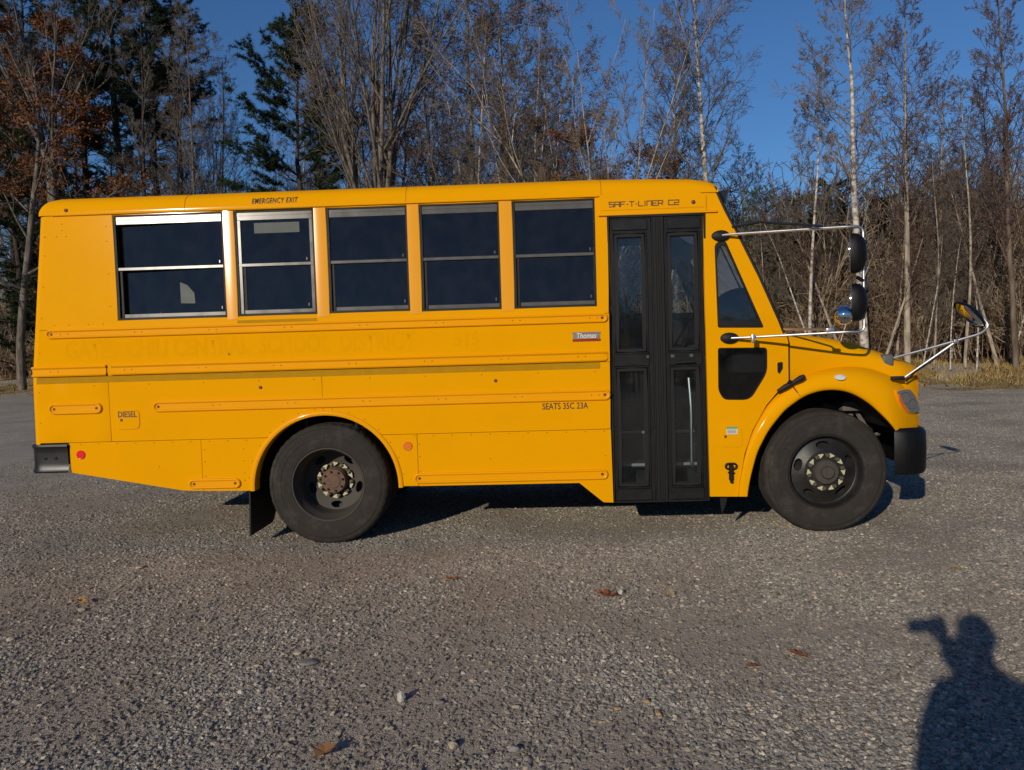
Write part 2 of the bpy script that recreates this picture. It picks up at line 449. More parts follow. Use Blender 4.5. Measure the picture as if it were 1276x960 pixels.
# roof
PROF = [(.080, 2.734), (.080, 2.750), (.086, 2.788), (.103, 2.828), (.148, 2.868), (.25, 2.898), (.5, 2.938), (.85, 2.975), (1.22, 2.99)]
full = PROF + [(BW - y, z) for y, z in PROF[:-1][::-1]]
rows = []
for x, h, ins in ((-4.038, 0.0, .03), (-4.037, .3, .012), (-4.030, .58, .004), (-4.012, .80, 0), (-3.975, .94, 0), (-3.93, 1, 0), (-3.4, 1, 0), (-2.2, 1, 0), (-1, 1, 0), (0, 1, 0), (.5, 1, 0),
                  (.9, .95, 0), (1.24, .86, 0), (1.36, .74, 0), (1.42, .58, 0), (1.455, .36, 0)):
    rows.append([(x + (.16 * (1 - ((y - YC) / 1.17) ** 2) if x > .6 else 0) * max(0, (x - .6) / .85), (y - YC) * (1 - ins), 2.734 + (z - 2.734) * h) for y, z in full])
roof = loft('roof', rows, M['yellow'], bus, ang=30)
bm = bmesh.new()
bm_tube(bm, [SIDE(x, 2.718, .010) for x in (-3.865, -2, 0, .508)], .006, 6)
drip = obj_bm('drip_rail', bm, M['yellow_rail'], bus)
for x in (-2.82, -1.02, .54):
    bm = bmesh.new()
    bm_tube(bm, [(x, y - YC - (.0005 if i < 4 else 0), z + (.0005 if i > 2 else 0)) for i, (y, z) in enumerate(PROF)], .0022, 5)
    obj_bm('roof_seam', bm, M['rivet'], bus)

# windows
def mbox(bm, x0, x1, z0, z1, w0, w1, fn, bev=.002):
    bm_box(bm, x0, x1, -w1, -w0, z0, z1, bev, 1, lambda c: fn(c.x, c.z, -c.y))
def part_box(name, x0, x1, z0, z1, w0, w1, fn, mt, parent, bev=.002):
    bm = bmesh.new(); mbox(bm, x0, x1, z0, z1, w0, w1, fn, bev); return obj_bm(name, bm, mt, parent)
wins = []
for k, (x0, x1, z0, z1) in enumerate(WIN):
    f = sheet('window', rect(x0 + .001, x1 - .001, z0 + .001, z1 - .001), M['rubber'], bus, [rect(x0 + .020, x1 - .014, z0 + .018, z1 - .012)], SIDE, thick=.035, w=-.004, bev=.003)
    a, b, c, d = x0 + .020, x1 - .014, z0 + .018, z1 - .012
    bm = bmesh.new()
    mbox(bm, a, b, d - .062, d, -.034, -.012, SIDE); mbox(bm, a, b, d - .026, d - .022, -.013, -.009, SIDE, 0)
    obj_bm('header_bar', bm, M['alu'], f)
    part_box('meeting_rail', a, b, 2.263, 2.287, -.034, -.009, SIDE, M['alu'], f)
    part_box('bottom_rail', a + .03, b, c, c + .030, -.040, -.016, SIDE, M['alu'], f)
    if k == 1:
        part_box('side_rail', a, a + .026, c, d - .062, -.034, -.011, SIDE, M['alu'], f); part_box('side_rail', b - .026, b, c, d - .062, -.034, -.011, SIDE, M['alu'], f)
        a2, b2 = a + .026, b - .026
    else: a2, b2 = a, b
    skew = .044 if k == 0 else 0.
    PF = lambda x, z, w_, a2=a2, b2=b2, skew=skew: SIDE(x, z, w_ + skew * (x - b2))
    part_box('upper_pane', a2, b2, 2.287, d - .062, -.024, -.018, PF, M['tint'], f, 0)
    part_box('lower_pane', a2 + .026, b2, c + .030, 2.263, -.032, -.026, PF, M['tint'], f, 0)
    part_box('pane_channel', a2, a2 + .026, c, 2.263, -.040, -.022, SIDE, M['rubber'], f)
    part_box('latch', b2 - .034, b2 - .022, 2.30, 2.325, -.024, -.010, SIDE, M['alu'], f); part_box('latch', b2 - .034, b2 - .022, c + .05, c + .075, -.030, -.018, SIDE, M['alu'], f)
    if k == 0: sheet('sticker', [(-2.87, 1.99), (-2.75, 1.985), (-2.755, 2.07), (-2.81, 2.135), (-2.87, 2.16)], M['sticker'], f, (), PF, thick=.001, w=-.0245, bev=0)
    if k == 1: sheet('sticker', rect(-2.235, -1.87, 2.525, 2.607), M['sticker'], f, (), PF, thick=.001, w=-.0165, bev=0)
    wins.append(f)
# window posts: slightly crowned strips between the windows
for x0, x1 in [(-2.482, -2.390), (-1.750, -1.648), (-1.003, -.906), (-.273, -.169)]:
    bm = bmesh.new(); rows = []
    for z in np.linspace(1.845, 2.708, 6):
        rows.append([SIDE(x0 + .003 + (x1 - x0 - .006) * t, z, .0015 + .0013 * (1 - (2 * t - 1) ** 2)) for t in np.linspace(0, 1, 9)])
    rows = [[SIDE(x0 + .003 + (x1 - x0 - .006) * t, z, -.002) for t in (0,)] + [r_[i] for i in range(9)] + [SIDE(x1 - .003, z, -.002)] for z, r_ in zip(np.linspace(1.845, 2.708, 6), rows)]
    V = [[bm.verts.new(p) for p in r_] for r_ in rows]
    for A, B_ in zip(V, V[1:]):
        for j in range(len(A) - 1): bm.faces.new((A[j], A[j + 1], B_[j + 1], B_[j]))
    obj_bm('window_post', bm, M['post'], bus, ang=30)
# flat prints and markers on the side
part_box('reflective_tape', -4.075, .494, 1.368, 1.418, 0.0, .0014, SIDE, M['tape'], bus, 0)
part_box('reflective_tape', -2.381, -1.761, 2.709, 2.7165, .0, .0185, SIDE, M['tape'], bus, 0)
part_box('reflective_tape', -2.400, -1.755, 1.812, 1.836, .0, .0014, SIDE, M['tape'], bus, 0)
ROOFF = lambda x, z, w_: Vector((x * 1.0145, .083 + max(0, z - 2.775) * .45 - YC - w_ - .001, CZ + (z - CZ) * 1.0145))
lettering('lettering', 'EMERGENCY EXIT', -2.235, -1.868, 2.755, 2.800, ROOFF, M['text'], bus, w=.003, shear=.12, space=1.12, bold=.002)
# fuel door
fd = sheet('fuel_door', roundpoly(rect(-3.424, -3.240, .981, 1.142), [.02, .05, .05, .02]), M['yellow'], bus, (), SIDE, thick=.006, w=.006, bev=.003)
lettering('lettering', 'DIESEL', -3.414, -3.260, 1.080, 1.130, SIDE, M['text'], fd, w=.0078)
part_box('lock', -3.398, -3.380, 1.048, 1.068, .0, .011, SIDE, M['dot'], fd)
lettering('lettering', 'SEATS 35C 23A', .028, .392, 1.052, 1.104, SIDE, M['text'], bus)
lettering('ghost_lettering', 'GATES  CHILI CENTRAL  SCHOOL  DISTRICT', -3.82, -.98, 1.56, 1.715, SIDE, M['ghost'], bus, w=.0009, bold=.03)
lettering('ghost_lettering', '515', -.66, -.46, 1.575, 1.69, SIDE, M['ghost'], bus, w=.0009, bold=.03)
# badge
bd = part_box('badge', .285, .498, 1.612, 1.640, 0, .006, SIDE, M['badgegrey'], bus)
part_box('badge_top_bar', .281, .502, 1.645, 1.661, 0, .007, SIDE, M['badgegrey'], bd); part_box('badge_red_bar', .281, .502, 1.587, 1.607, 0, .007, SIDE, M['badgered'], bd)
lettering('badge_lettering', 'Thomas', .315, .47, 1.610, 1.653, SIDE, M['white'], bd, w=.0085, shear=.2)
def disc(name, x, z, r, mt, fn=SIDE, h=.010, parent=None):
    bm = bmesh.new(); c = fn(x, z, 0)
    bm_lathe(bm, [(r, .001), (r, -h * .5), (r * .85, -h * .8), (r * .8, -h * .75), (r * .35, -h), (0, -h)], 20, c)
    return obj_bm(name, bm, mt, parent or bus)
disc('red_reflector', -3.744, .783, .037, M['red']); disc('amber_reflector', -1.063, .788, .038, M['amber'])
for x, z in ((-2.237, 1.293), (-.340, 1.295)): disc('bolt_head', x, z, .013, M['dot'])
disc('roof_marker', -3.745, 2.757, .014, M['dot'], ROOFF)
# rivets: hundreds of pin-head size
bm = bmesh.new()
def rivet(x, z, fn=SIDE, w_=0., r=.0055):
    c = fn(x, z, w_); bm_lathe(bm, [(r, .0005), (r * .7, -.002), (0, -.0026)], 6, c)
for x in np.arange(-3.74, .55, .152):
    if not (AX - .62 < x < AX + .62): rivet(x, .868)
for x in np.arange(-3.85, .55, .61):
    for dx in (0, .06): rivet(x + dx, 1.768, w_=.0085); rivet(x + dx - .1, 1.466, lambda a, b, c: Vector((a, -YC - c, b)), .0095)
    if x > -3: rivet(x, 1.16, w_=.0085); rivet(x + .06, 1.16, w_=.0085)
for z in (2.62, 2.5, 2.24, 1.98): rivet(-3.43, z)
for z in (1.05, 1.3, 1.62, 1.9, 2.15, 2.4, 2.55): rivet(xr(z) + ec + .018, z)
for x in (-4.0, -3.9, -3.82): rivet(x + .06, 2.55)
for z in (2.6, 2.65): rivet(-3.79, z)
for x in (-3.9, -3.78, -3.62, -3.5): rivet(x, 1.84)
for z in (.52, .58, .70, .80): rivet(-2.72, z); rivet(-.965, z); rivet(-2.40, z + .02 if z < .6 else z)
for x in (-3.1, -.4, .52): rivet(x, .67)
for i in range(14):
    a = pi - .15 - (pi - .3) * i / 13; rivet(AX + .64 * cos(a), AZ + .64 * sin(a))
for x in np.arange(-3.6, .5, .45): rivet(x, 1.345)
rv = obj_bm('rivets', bm, M['rivet'], bus); rv['kind'] = 'stuff'

# rear bumper: black C-section wrapping the corner
rows = []
prof = [(0.0, .640), (.022, .642), (.028, .655), (.018, .675), (.016, .72), (.016, .80), (.018, .840), (.028, .858), (.022, .873), (0., .875)]
st = [(-3.842, 0, (0, -1)), (-4.05, 0, (0, -1))]
for i in range(8):
    a = pi / 2 * i / 7; st.append((-4.08 - .07 * sin(a), .07 - .07 * cos(a), (-sin(a), -cos(a))))
st += [(-4.15, YC, (-1, 0))]
for s_ in (1,):
    for x, y, (nx, ny) in st: rows.append([(x + nx * q, y + ny * q - YC, z) for q, z in prof])
rb = loft('rear_bumper', rows, M['black'], bus); mirror(rb)
for xx in (-4.03, -3.945):
    bm = bmesh.new(); bm_lathe(bm, [(.014, 0), (.013, -.006), (0, -.007)], 10, SIDE(xx, .762, .016)); obj_bm('bumper_bolt', bm, M['plastic'], rb)

# ---- entrance door
jamb = sheet('door_jamb', rect(.574, 1.340, .290, 2.562), M['rubber'], bus, [rect(.590, 1.324, .300, 2.548)], DOORF, thick=.06, w=.004, bev=.003)
def leaf(x0, x1, ux0, ux1, lx0, lx1, tx0, tx1):
    hu = rect(ux0 - .030, ux1 + .030, 1.49, 2.42); hl = rect(lx0 - .030, lx1 + .030, .415, 1.364)
    lf = sheet('door_leaf', rect(x0, x1, .296, 2.545), M['doorblack'], bus, [hu, hl], DOORF, thick=.035, w=-.008, bev=.004)
    for (a, b, c, d) in ((ux0, ux1, 1.520, 2.387), (lx0, lx1, .446, 1.332)):
        sheet('glazing_bead', rect(a - .030, b + .030, c - .030, d + .032), M['rubber'], lf, [rect(a, b, c, d)], DOORF, thick=.03, w=.000, bev=.009)
        sheet('glazing_bead', rect(a - .044, b + .044, c - .044, d + .046), M['doorblack'], lf, [rect(a - .032, b + .032, c - .032, d + .034)], DOORF, thick=.012, w=.003, bev=.004)
        part_box('pane', a - .004, b + .004, c - .004, d + .004, -.024, -.018, DOORF, M['clear'], lf, 0)
    for z0, z1 in ((2.445, 2.535), (1.378, 1.478), (.304, .400)):
        part_box('door_panel', tx0, tx1, z0, z1, -.01, .002, DOORF, M['doorblack'], lf, .006)
    return lf
lA = leaf(.596, .916, .654, .837, .653, .836, .606, .888)
lB = leaf(1.018, 1.322, 1.070, 1.248, 1.078, 1.250, 1.040, 1.302)
bm = bmesh.new(); mbox(bm, .918, 1.016, .296, 2.545, -.02, -.004, DOORF)
for x in (.925, .948, .967, .986, 1.008): mbox(bm, x - .005, x + .005, .30, 2.54, -.006, .003, DOORF, .003)
obj_bm('door_seal', bm, M['rubber'], bus)
bm = bmesh.new()
for x in (.862,): mbox(bm, x, x + .02, 1.44, 1.46, 0, .01, DOORF, .003)
obj_bm('door_latch', bm, M['alu'], lA)
for x in (1.052, 1.20): part_box('door_latch', x, x + .028, 1.438, 1.462, 0, .011, DOORF, M['alu'], lB)
bm = bmesh.new(); bm_tube(bm, [DOORF(1.09, 1.396, .008), DOORF(1.24, 1.402, .014)], .012, 8)
obj_bm('door_handle', bm, M['rubber'], lB)
# header over the door
hdr = sheet('door_header', [(.519, 2.566), (1.345, 2.566), (1.345, 2.700), (1.30, 2.716), (1.0, 2.728), (.519, 2.722)], M['yellow'], bus, (), CABF, thick=.03, w=.014, bev=.006)
part_box('header_sill', .505, 1.43, 2.562, 2.578, -.02, .020, CABF, M['yellow_rail'], hdr, .003)
part_box('header_rib', .527, 1.335, 2.602, 2.612, .012, .018, CABF, M['yellow_rail'], hdr, .003)
disc('marker_lamp', 1.246, 2.645, .016, M['dot'], lambda x, z, w_: CABF(x, z, w_ + .014), parent=hdr)
# square stroke lettering: SAF-T-LINER C2
GL = {'S': [[(1, 1), (0, 1), (0, .5), (1, .5), (1, 0), (0, 0)]], 'A': [[(0, 0), (0, 1), (1, 1), (1, 0)], [(0, .45), (1, .45)]], 'F': [[(0, 0), (0, 1), (1, 1)], [(0, .5), (.8, .5)]],
      '.': [[(.35, .45), (.65, .45)]], 'T': [[(0, 1), (1, 1)], [(.5, 1), (.5, 0)]], 'L': [[(0, 1), (0, 0), (1, 0)]], 'I': [[(.5, 0), (.5, 1)]], 'N': [[(0, 0), (0, 1), (1, 1), (1, 0)]],
      'E': [[(1, 1), (0, 1), (0, 0), (1, 0)], [(0, .5), (.8, .5)]], 'R': [[(0, 0), (0, 1), (1, 1), (1, .45), (0, .45)], [(.5, .45), (1, 0)]], 'C': [[(1, 1), (0, 1), (0, 0), (1, 0)]],
      '2': [[(0, 1), (1, 1), (1, .5), (0, .5), (0, 0), (1, 0)]]}
bm = bmesh.new(); cx = .593; cw, chh, sw = .038, .036, .0034
widths = {'.': .5, 'I': .35, ' ': .8}
tot = sum(widths.get(c, 1) * cw + .010 for c in 'SAF.T.LINER C2'); sc_ = (1.143 - .593) / tot
for ch in 'SAF.T.LINER C2':
    wd = widths.get(ch, 1) * cw * sc_
    for stl in GL.get(ch, []):
        for (a, b), (c, d) in zip(stl, stl[1:]):
            xa, xb = sorted((cx + a * wd, cx + c * wd)); za, zb = sorted((2.630 + b * chh, 2.630 + d * chh))
            if ch == 'R' and a == .5:
                vv = [bm.verts.new(CABF(x, z, .0156)) for x, z in ((xa - sw, zb), (xa + sw, zb), (xb + sw, za), (xb - sw, za))]; bm.faces.new(vv); continue
            vv = [bm.verts.new(CABF(x, z, .0155)) for x, z in ((xa - sw, za - sw), (xb + sw, za - sw), (xb + sw, zb + sw), (xa - sw, zb + sw))]; bm.faces.new(vv)
    cx += wd + .010 * sc_
obj_bm('lettering', bm, M['text'], hdr, smooth=False)

# ---- cab side with its two windows
qw = roundpoly([(1.424, 1.662), (1.785, 1.652), (1.497, 2.335), (1.462, 2.350), (1.408, 2.315)], [.02, .02, .03, .03, .03])
lw = roundpoly([(1.422, 1.505), (1.808, 1.497), (1.806, 1.300), (1.672, 1.085), (1.46, 1.092), (1.420, 1.17)], [.02, .03, .05, .06, .06, .03])
outl = [(1.344, .323), (1.566, .318), (1.580, .446), (1.62, .66), (1.686, .848), (1.796, 1.042), (1.88, 1.14), (1.973, 1.215), (1.971, 1.535), (1.955, 1.60), (1.925, 1.632), (1.745, 2.052), (1.564, 2.430), (1.503, 2.540), (1.412, 2.745), (1.32, 2.722)]
cab = sheet('cab_side', outl, M['yellow'], bus, [qw, lw], CABF, thick=.03, step=.09, bev=.006)
def scalep(P, s):
    cx_ = sum(p[0] for p in P) / len(P); cz_ = sum(p[1] for p in P) / len(P)
    return [(cx_ + (x - cx_) * s, cz_ + (z - cz_) * s) for x, z in P]
cw1 = sheet('cab_window', scalep(qw, .99), M['rubber'], bus, [scalep(qw, .86)], CABF, thick=.03, w=.004, bev=.004)
sheet('pane', scalep(qw, .88), M['clear'], cw1, (), CABF, thick=.005, w=-.01, bev=0)
cw2 = sheet('cab_window', scalep(lw, .99), M['rubber'], bus, [scalep(lw, .95)], CABF, thick=.03, w=.003, bev=.003)
sheet('pane', scalep(lw, .96), M['smoke'], cw2, (), CABF, thick=.005, w=-.012, bev=0)
hat = sheet('access_door', roundpoly(rect(1.445, 1.602, .715, .892), [.02, .02, .06, .02]), M['yellow'], bus, (), CABF, thick=.005, w=.004, bev=.003)
lab = part_box('label_plate', 1.479, 1.566, .819, .868, 0, .0055, CABF, M['label'], hat, 0); part_box('label_band', 1.479, 1.566, .862, .878, 0, .0062, CABF, M['green'], hat, 0)
bm = bmesh.new()
for z in (.850, .838, .828): mbox(bm, 1.485, 1.555, z, z + .0035, 0, .006, CABF, 0)
obj_bm('label_print', bm, M['text'], hat)
part_box('hasp', 1.462, 1.480, .79, .81, 0, .008, CABF, M['dot'], hat)
# T-handle latch at the bottom of the cab
bm = bmesh.new(); q = stadium(1.467, 1.552, .543, .585)
bm_tube(bm, [CABF(x, z, .012) for x, z in q], .009, 6, closed=True)
mbox(bm, 1.492, 1.528, .45, .575, 0, .022, CABF, .006); mbox(bm, 1.50, 1.52, .43, .46, 0, .03, CABF, .004); mbox(bm, 1.485, 1.535, .505, .52, 0, .026, CABF, .004)
obj_bm('latch', bm, M['rubber'], bus)
bm = bmesh.new(); bm_sheet(bm, roundpoly([(1.885, 1.375), (1.925, 1.38), (1.925, 1.33), (1.90, 1.285), (1.885, 1.30)], .008), (), CABF, .03, .006, .1, .004)
obj_bm('vent_plug', bm, M['rubber'], bus)
# windshield and its black edge
wz = [2.745, 2.54, 2.43, 2.052, 1.632]; wx = [1.412, 1.503, 1.564, 1.745, 1.925]
rows = []
for z in np.linspace(1.62, 2.745, 14):
    x = float(np.interp(z, wz[::-1], wx[::-1])); Y0 = tilt(z) + .16 * max(0, x - 1.5) ** 2; rr = []
    for t in np.linspace(0, 1, 15):
        Y = Y0 + t * (BW - 2 * Y0); p = Wd(x, z, Y0); rr.append((p[0] + .004 + .16 * (1 - (2 * t - 1) ** 2), Y - YC, p[2]))
    rows.append(rr)
ws = loft('windshield', rows, M['tint'], bus)
bm = bmesh.new(); bm_tube(bm, [Vector(r_[0]) + Vector((.006, .004, 0)) for r_ in rows], .013, 8); bm_tube(bm, [Vector(r_[-1]) for r_ in rows], .013, 8)
bm_tube(bm, rows[0], .02, 8); bm_tube(bm, rows[-1], .02, 8); bm_tube(bm, [Vector(r_[7]) + Vector((.004, 0, 0)) for r_ in rows], .012, 8)
obj_bm('gasket', bm, M['rubber'], ws)

# ---- hood and fenders
def Yf(x): return 3.3 * max(0., x - 2.72) ** 2
inn = [(1.639, .316), (1.648, .39), (1.669, .489), (1.72, .67), (1.812, .844), (1.94, 1.00), (2.091, 1.105), (2.20, 1.14), (2.303, 1.150), (2.41, 1.136), (2.496, 1.100), (2.60, 1.03), (2.694, .939), (2.75, .88), (2.799, .815)]
out = [(1.568, .318), (1.572, .38), (1.580, .446), (1.625, .66), (1.686, .848), (1.796, 1.042), (1.973, 1.215), (2.148, 1.305), (2.364, 1.333), (2.578, 1.318), (2.769, 1.245), (2.885, 1.16), (2.950, 1.03), (2.980, .92), (2.987, .83)]
def resamp(P, n, u=None):
    P = np.array(P); d = np.concatenate([[0], np.cumsum(np.hypot(*np.diff(P, axis=0).T))]); d /= d[-1]
    t = np.linspace(0, 1, n) if u is None else u
    return np.stack([np.interp(t, d, P[:, 0]), np.interp(t, d, P[:, 1])], 1)
def smooth(P, it=2):
    P = np.array(P, float)
    for _ in range(it):
        Q = P.copy(); Q[1:-1] = P[1:-1] * .5 + (P[:-2] + P[2:]) * .25; P = Q
    return P
NF = 60
I_ = smooth(resamp(inn, NF), 3); O_ = smooth(resamp(out, NF), 3)
rows = []
for i in range(NF):
    (xi, zi), (xo, zo) = I_[i], O_[i]; s = i / (NF - 1)
    yc_ = np.interp(s, [0, .12, .35, .55, .8, 1], [.004, .01, .06, .14, .14, .0])     # depth of the crease
    r_ = []
    for t, f_ in ((0, 1), (.06, .80), (.16, .50), (.30, .22), (.48, .05), (.68, -.04), (.85, -.06), (.95, -.03), (1, .03)):
        x = xo + (xi - xo) * t; z = zo + (zi - zo) * t; Y = Yf(x) + yc_ * f_ - (.018 if 0 < t < 1 else .008)
        r_.append(Wd(x, z, Y))
    r_.append(Wd(xi, zi, Yf(xi) + .04)); r_.append(Wd(xi - .0, zi + .012, Yf(xi) + .09)); rows.append(r_)
fender = loft('fender', rows, M['yellow'], bus, ang=60)
mirror(fender)
# hood: from the crease over the shoulder to the centre line
rows = []
ht = [(1.975, 1.583), (2.113, 1.577), (2.30, 1.548), (2.501, 1.496), (2.702, 1.422), (2.85, 1.366), (2.945, 1.327), (2.975, 1.28), (2.99, 1.15)]
for x in [1.974, 2.03, 2.1, 2.2, 2.3, 2.4, 2.5, 2.6, 2.7, 2.77, 2.83, 2.88, 2.92, 2.95, 2.972]:
    zt = float(np.interp(x, *zip(*ht))); zc_ = float(np.interp(x, *O_.T)) if x < 2.9 else float(np.interp(x, [2.9, 2.95, 2.99], [1.14, 1.04, .84]))
    s = float(np.interp(x, [1.97, 2.36, 2.58, 2.77, 3.0], [.05, .125, .145, .13, .0]))
    yb = Yf(x) + s; yt = float(np.interp(x, [1.97, 2.3, 2.7, 3], [.10, .22, .30, .36])); yt = max(yt, yb + .03)
    bul = float(np.interp(x, [1.97, 2.5, 3], [.16, .10, .08]))
    r_ = [Wd(x, zc_ - .03, yb + .01), Wd(x, zc_ + .004, yb)]
    hgt = zt - zc_
    for u, v in ((.25, .02), (.5, .06), (.72, .16), (.86, .34), (.95, .62), (1.0, 1.0)):
        r_.append(Wd(x, zc_ + hgt * u, yb + (yt - yb) * v))
    p = Wd(x, zt, yt)
    for u in (.12, .3, .6, 1.0):
        yy = p[1] + (0 - p[1]) * u; r_.append((p[0] + bul * math.sqrt(1 - (1 - u) ** 2) * (1 if x > 2.05 else 0.), yy, p[2] + .012 * u - .004 * u * u + (.02 * u if x < 2.2 else 0)))
    rows.append(r_)
hood = loft('hood', rows, M['yellow'], bus, ang=50); mirror(hood)
# cowl strip between cab side and hood (dark gap) and inner nose with grille
bm = bmesh.new()
bm_tube(bm, [CABF(1.974, z, -.004) for z in np.linspace(1.235, 1.535, 6)] + [CABF(1.978, 1.575, -.05)], .007, 6)
obj_bm('hood_seal', bm, M['rubber'], bus)
nose = []
for z in np.linspace(.80, 1.285, 8):
    x0 = float(np.interp(z, [.8, 1.15, 1.285], [2.99, 2.985, 2.972])); p = Wd(x0, z, Yf(x0)); r_ = []
    for t in np.linspace(0, 1, 15):
        y = p[1] + t * (-2 * p[1]); r_.append((p[0] - .012 + .10 * (1 - (2 * t - 1) ** 2), y, p[2]))
    nose.append(r_)
nz_ = loft('nose_panel', nose, M['yellow'], bus)
bm = bmesh.new()
for k in range(7):
    z = .90 + .045 * k; bm_tube(bm, [(3.14 + .055 * (1 - (y / .6) ** 2), y, z) for y in np.linspace(-.55, .55, 9)], .012, 6)
obj_bm('grille', bm, M['plastic'], nz_)
# headlight on the rounded corner
def FRF(x, z, w_):
    s = float(np.interp(z, [.82, 1.25], [0, .01])); Y = Yf(x) - .016 + s
    p = Wd(x, z, Y); d = Vector((6.6 * max(0, x - 2.72), -1, 0)).normalized(); return Vector(p) + d * w_
hl = sheet('headlight', roundpoly([(2.806, 1.123), (2.85, 1.135), (2.905, 1.133), (2.945, 1.08), (2.974, .99), (2.976, .962), (2.93, .95), (2.893, .956), (2.855, .99), (2.825, 1.05)], .012), M['lens'], bus, (), FRF, thick=.03, w=.010, step=.04, bev=.005)
sheet('headlight_bezel', roundpoly([(2.798, 1.13), (2.85, 1.143), (2.91, 1.14), (2.952, 1.08), (2.98, .96), (2.93, .942), (2.885, .948), (2.845, .985), (2.815, 1.05)], .012), M['yellow_rail'], hl, (), FRF, thick=.03, w=.004, step=.04, bev=.003)
sheet('turn_lamp', [(2.812, 1.10), (2.824, 1.10), (2.842, 1.05), (2.875, .99), (2.90, .965), (2.885, .958), (2.85, .99), (2.822, 1.045)], M['amber'], hl, (), FRF, thick=.02, w=.0115, step=.04, bev=.001)
for cx_, cz_, rr_ in ((2.868, 1.068, .040), (2.918, 1.02, .034)):
    bm = bmesh.new(); bm_tube(bm, [FRF(cx_ + rr_ * cos(a), cz_ + rr_ * 1.15 * sin(a), .010) for a in np.linspace(0, 2 * pi, 20, endpoint=False)], .003, 6, closed=True); obj_bm('lens_ring', bm, M['alu'], hl)
mirror(hl)
# marker lamp on the fender
bm = bmesh.new(); c = Vector(Wd(2.363, 1.247, .008)); bm_lathe(bm, [(.042, .02), (.042, 0), (.036, -.008), (.020, -.010), (0, -.012)], 20, (0, 0, 0))
for v in bm.verts: v.co = Vector((c.x + v.co.x * 1.05, c.y + v.co.y - .030 + v.co.z * .35, c.z + v.co.z * .56))
obj_bm('fender_lamp', bm, M['label'], bus)
# rubber hood latch
bm = bmesh.new(); a, b = Vector(Wd(1.884, 1.148, -.015)), Vector(Wd(2.098, 1.262, -.03))
bm_tube(bm, [a, a + (b - a) * .3, a + (b - a) * .6, a + (b - a) * .85, b], [.014, .024, .018, .026, .018], 8)
bm_tube(bm, [Wd(1.96, 1.19, .0), Wd(1.985, 1.225, -.045)], .016, 8)
obj_bm('hood_latch', bm, M['rubber'], bus)
bm = bmesh.new(); bm_tube(bm, [Wd(2.00, 1.19, -.008), Wd(2.06, 1.105, -.022)], .005, 5)
obj_bm('fender_seam', bm, M['dot'], bus)
# front bumper
rows = []
prof = [(0., .46), (.03, .462), (.045, .49), (.05, .65), (.045, .79), (.03, .815), (0, .83)]
st = [(2.80, .03, (-.3, -1), .42), (2.86, .015, (0, -1), .7)]
for i in range(9):
    a = pi / 2 * i / 8; st.append((2.90 + .16 * sin(a), .03 + .16 - .16 * cos(a), (sin(a), -cos(a)), 1))
st += [(3.10, .5, (1, -.1), 1), (3.13, YC, (1, 0), 1)]
for x, y, (nx, ny), s in st: rows.append([(x + nx * q * s + (.02 if 0 else 0), y + ny * q * s - YC, z) for q, z in prof])
fb = loft('front_bumper', rows, M['plastic'], bus); mirror(fb)
# rear of the roof-front: dark visor bracket above the windshield
bm = bmesh.new(); bm_sheet(bm, [(1.405, 2.725), (1.51, 2.735), (1.505, 2.70), (1.47, 2.585), (1.455, 2.60)], (), lambda x, z, w_: Vector((x * 1.055, .32 - YC - w_, CZ + (z - CZ) * 1.05)), .12, 0, .2, .006)
obj_bm('roof_bracket', bm, M['black'], bus)

# ---- mirrors
MY = -.34
def ML(x, z, Y=MY):
    s = (1 + Y / DCAM) / (1 - .35 / DCAM); return Vector((x * s, Y - YC, CZ + (z - CZ) * s))
def foot(x, z):
    bm = bmesh.new(); c = CABF(x, z, 0)
    bm_lathe(bm, [(.072, .005), (.070, -.02), (.045, -.035), (0, -.04)], 16, (0, 0, 0))
    for v in bm.verts: v.co = Vector((c.x + v.co.x, c.y + v.co.y, c.z + v.co.z * .62))
    return bm
bm = foot(1.455, 2.378); foot_u = obj_bm('mirror_foot', bm, M['rubber'], bus)
bm = foot(1.512, 1.579); foot_l = obj_bm('mirror_foot', bm, M['rubber'], bus)
bm = bmesh.new()
path = rounded([CABF(1.46, 2.378, .03), CABF(1.53, 2.382, .045), ML(2.300, 2.368), ML(2.408, 2.365), ML(2.412, 1.596), ML(2.30, 1.598), CABF(1.60, 1.578, .06), CABF(1.52, 1.577, .03)], .075, 6)
bm_tube(bm, path, .0105, 10)
arm = obj_bm('mirror_arm', bm, M['chrome'], bus)
bm = bmesh.new(); bm_tube(bm, [Wd(1.925, 1.642, .05), Wd(1.95, 1.635, .0), ML(2.13, 1.622, -.22), ML(2.17, 1.612, -.30)], .009, 8); mb = ML(2.165, 1.617, -.30)
bm_box(bm, mb.x - .03, mb.x + .03, mb.y - .012, mb.y + .012, mb.z - .016, mb.z + .016, .005)
brace = obj_bm('mirror_brace', bm, M['chrome'], bus)
bm = bmesh.new(); mb2 = ML(1.60, 1.583, -.13); bm_box(bm, mb2.x - .014, mb2.x + .014, mb2.y - .02, mb2.y + .02, mb2.z - .045, mb2.z + .02, .005); obj_bm('arm_clamp', bm, M['chrome'], bus)
bm = bmesh.new(); bm_tube(bm, [Wd(1.545, 2.445, .06), ML(1.66, 2.425, -.02), ML(2.06, 2.385, -.30), ML(2.12, 2.378, -.33)], .010, 8)
brace2 = obj_bm('mirror_brace', bm, M['black'], bus)
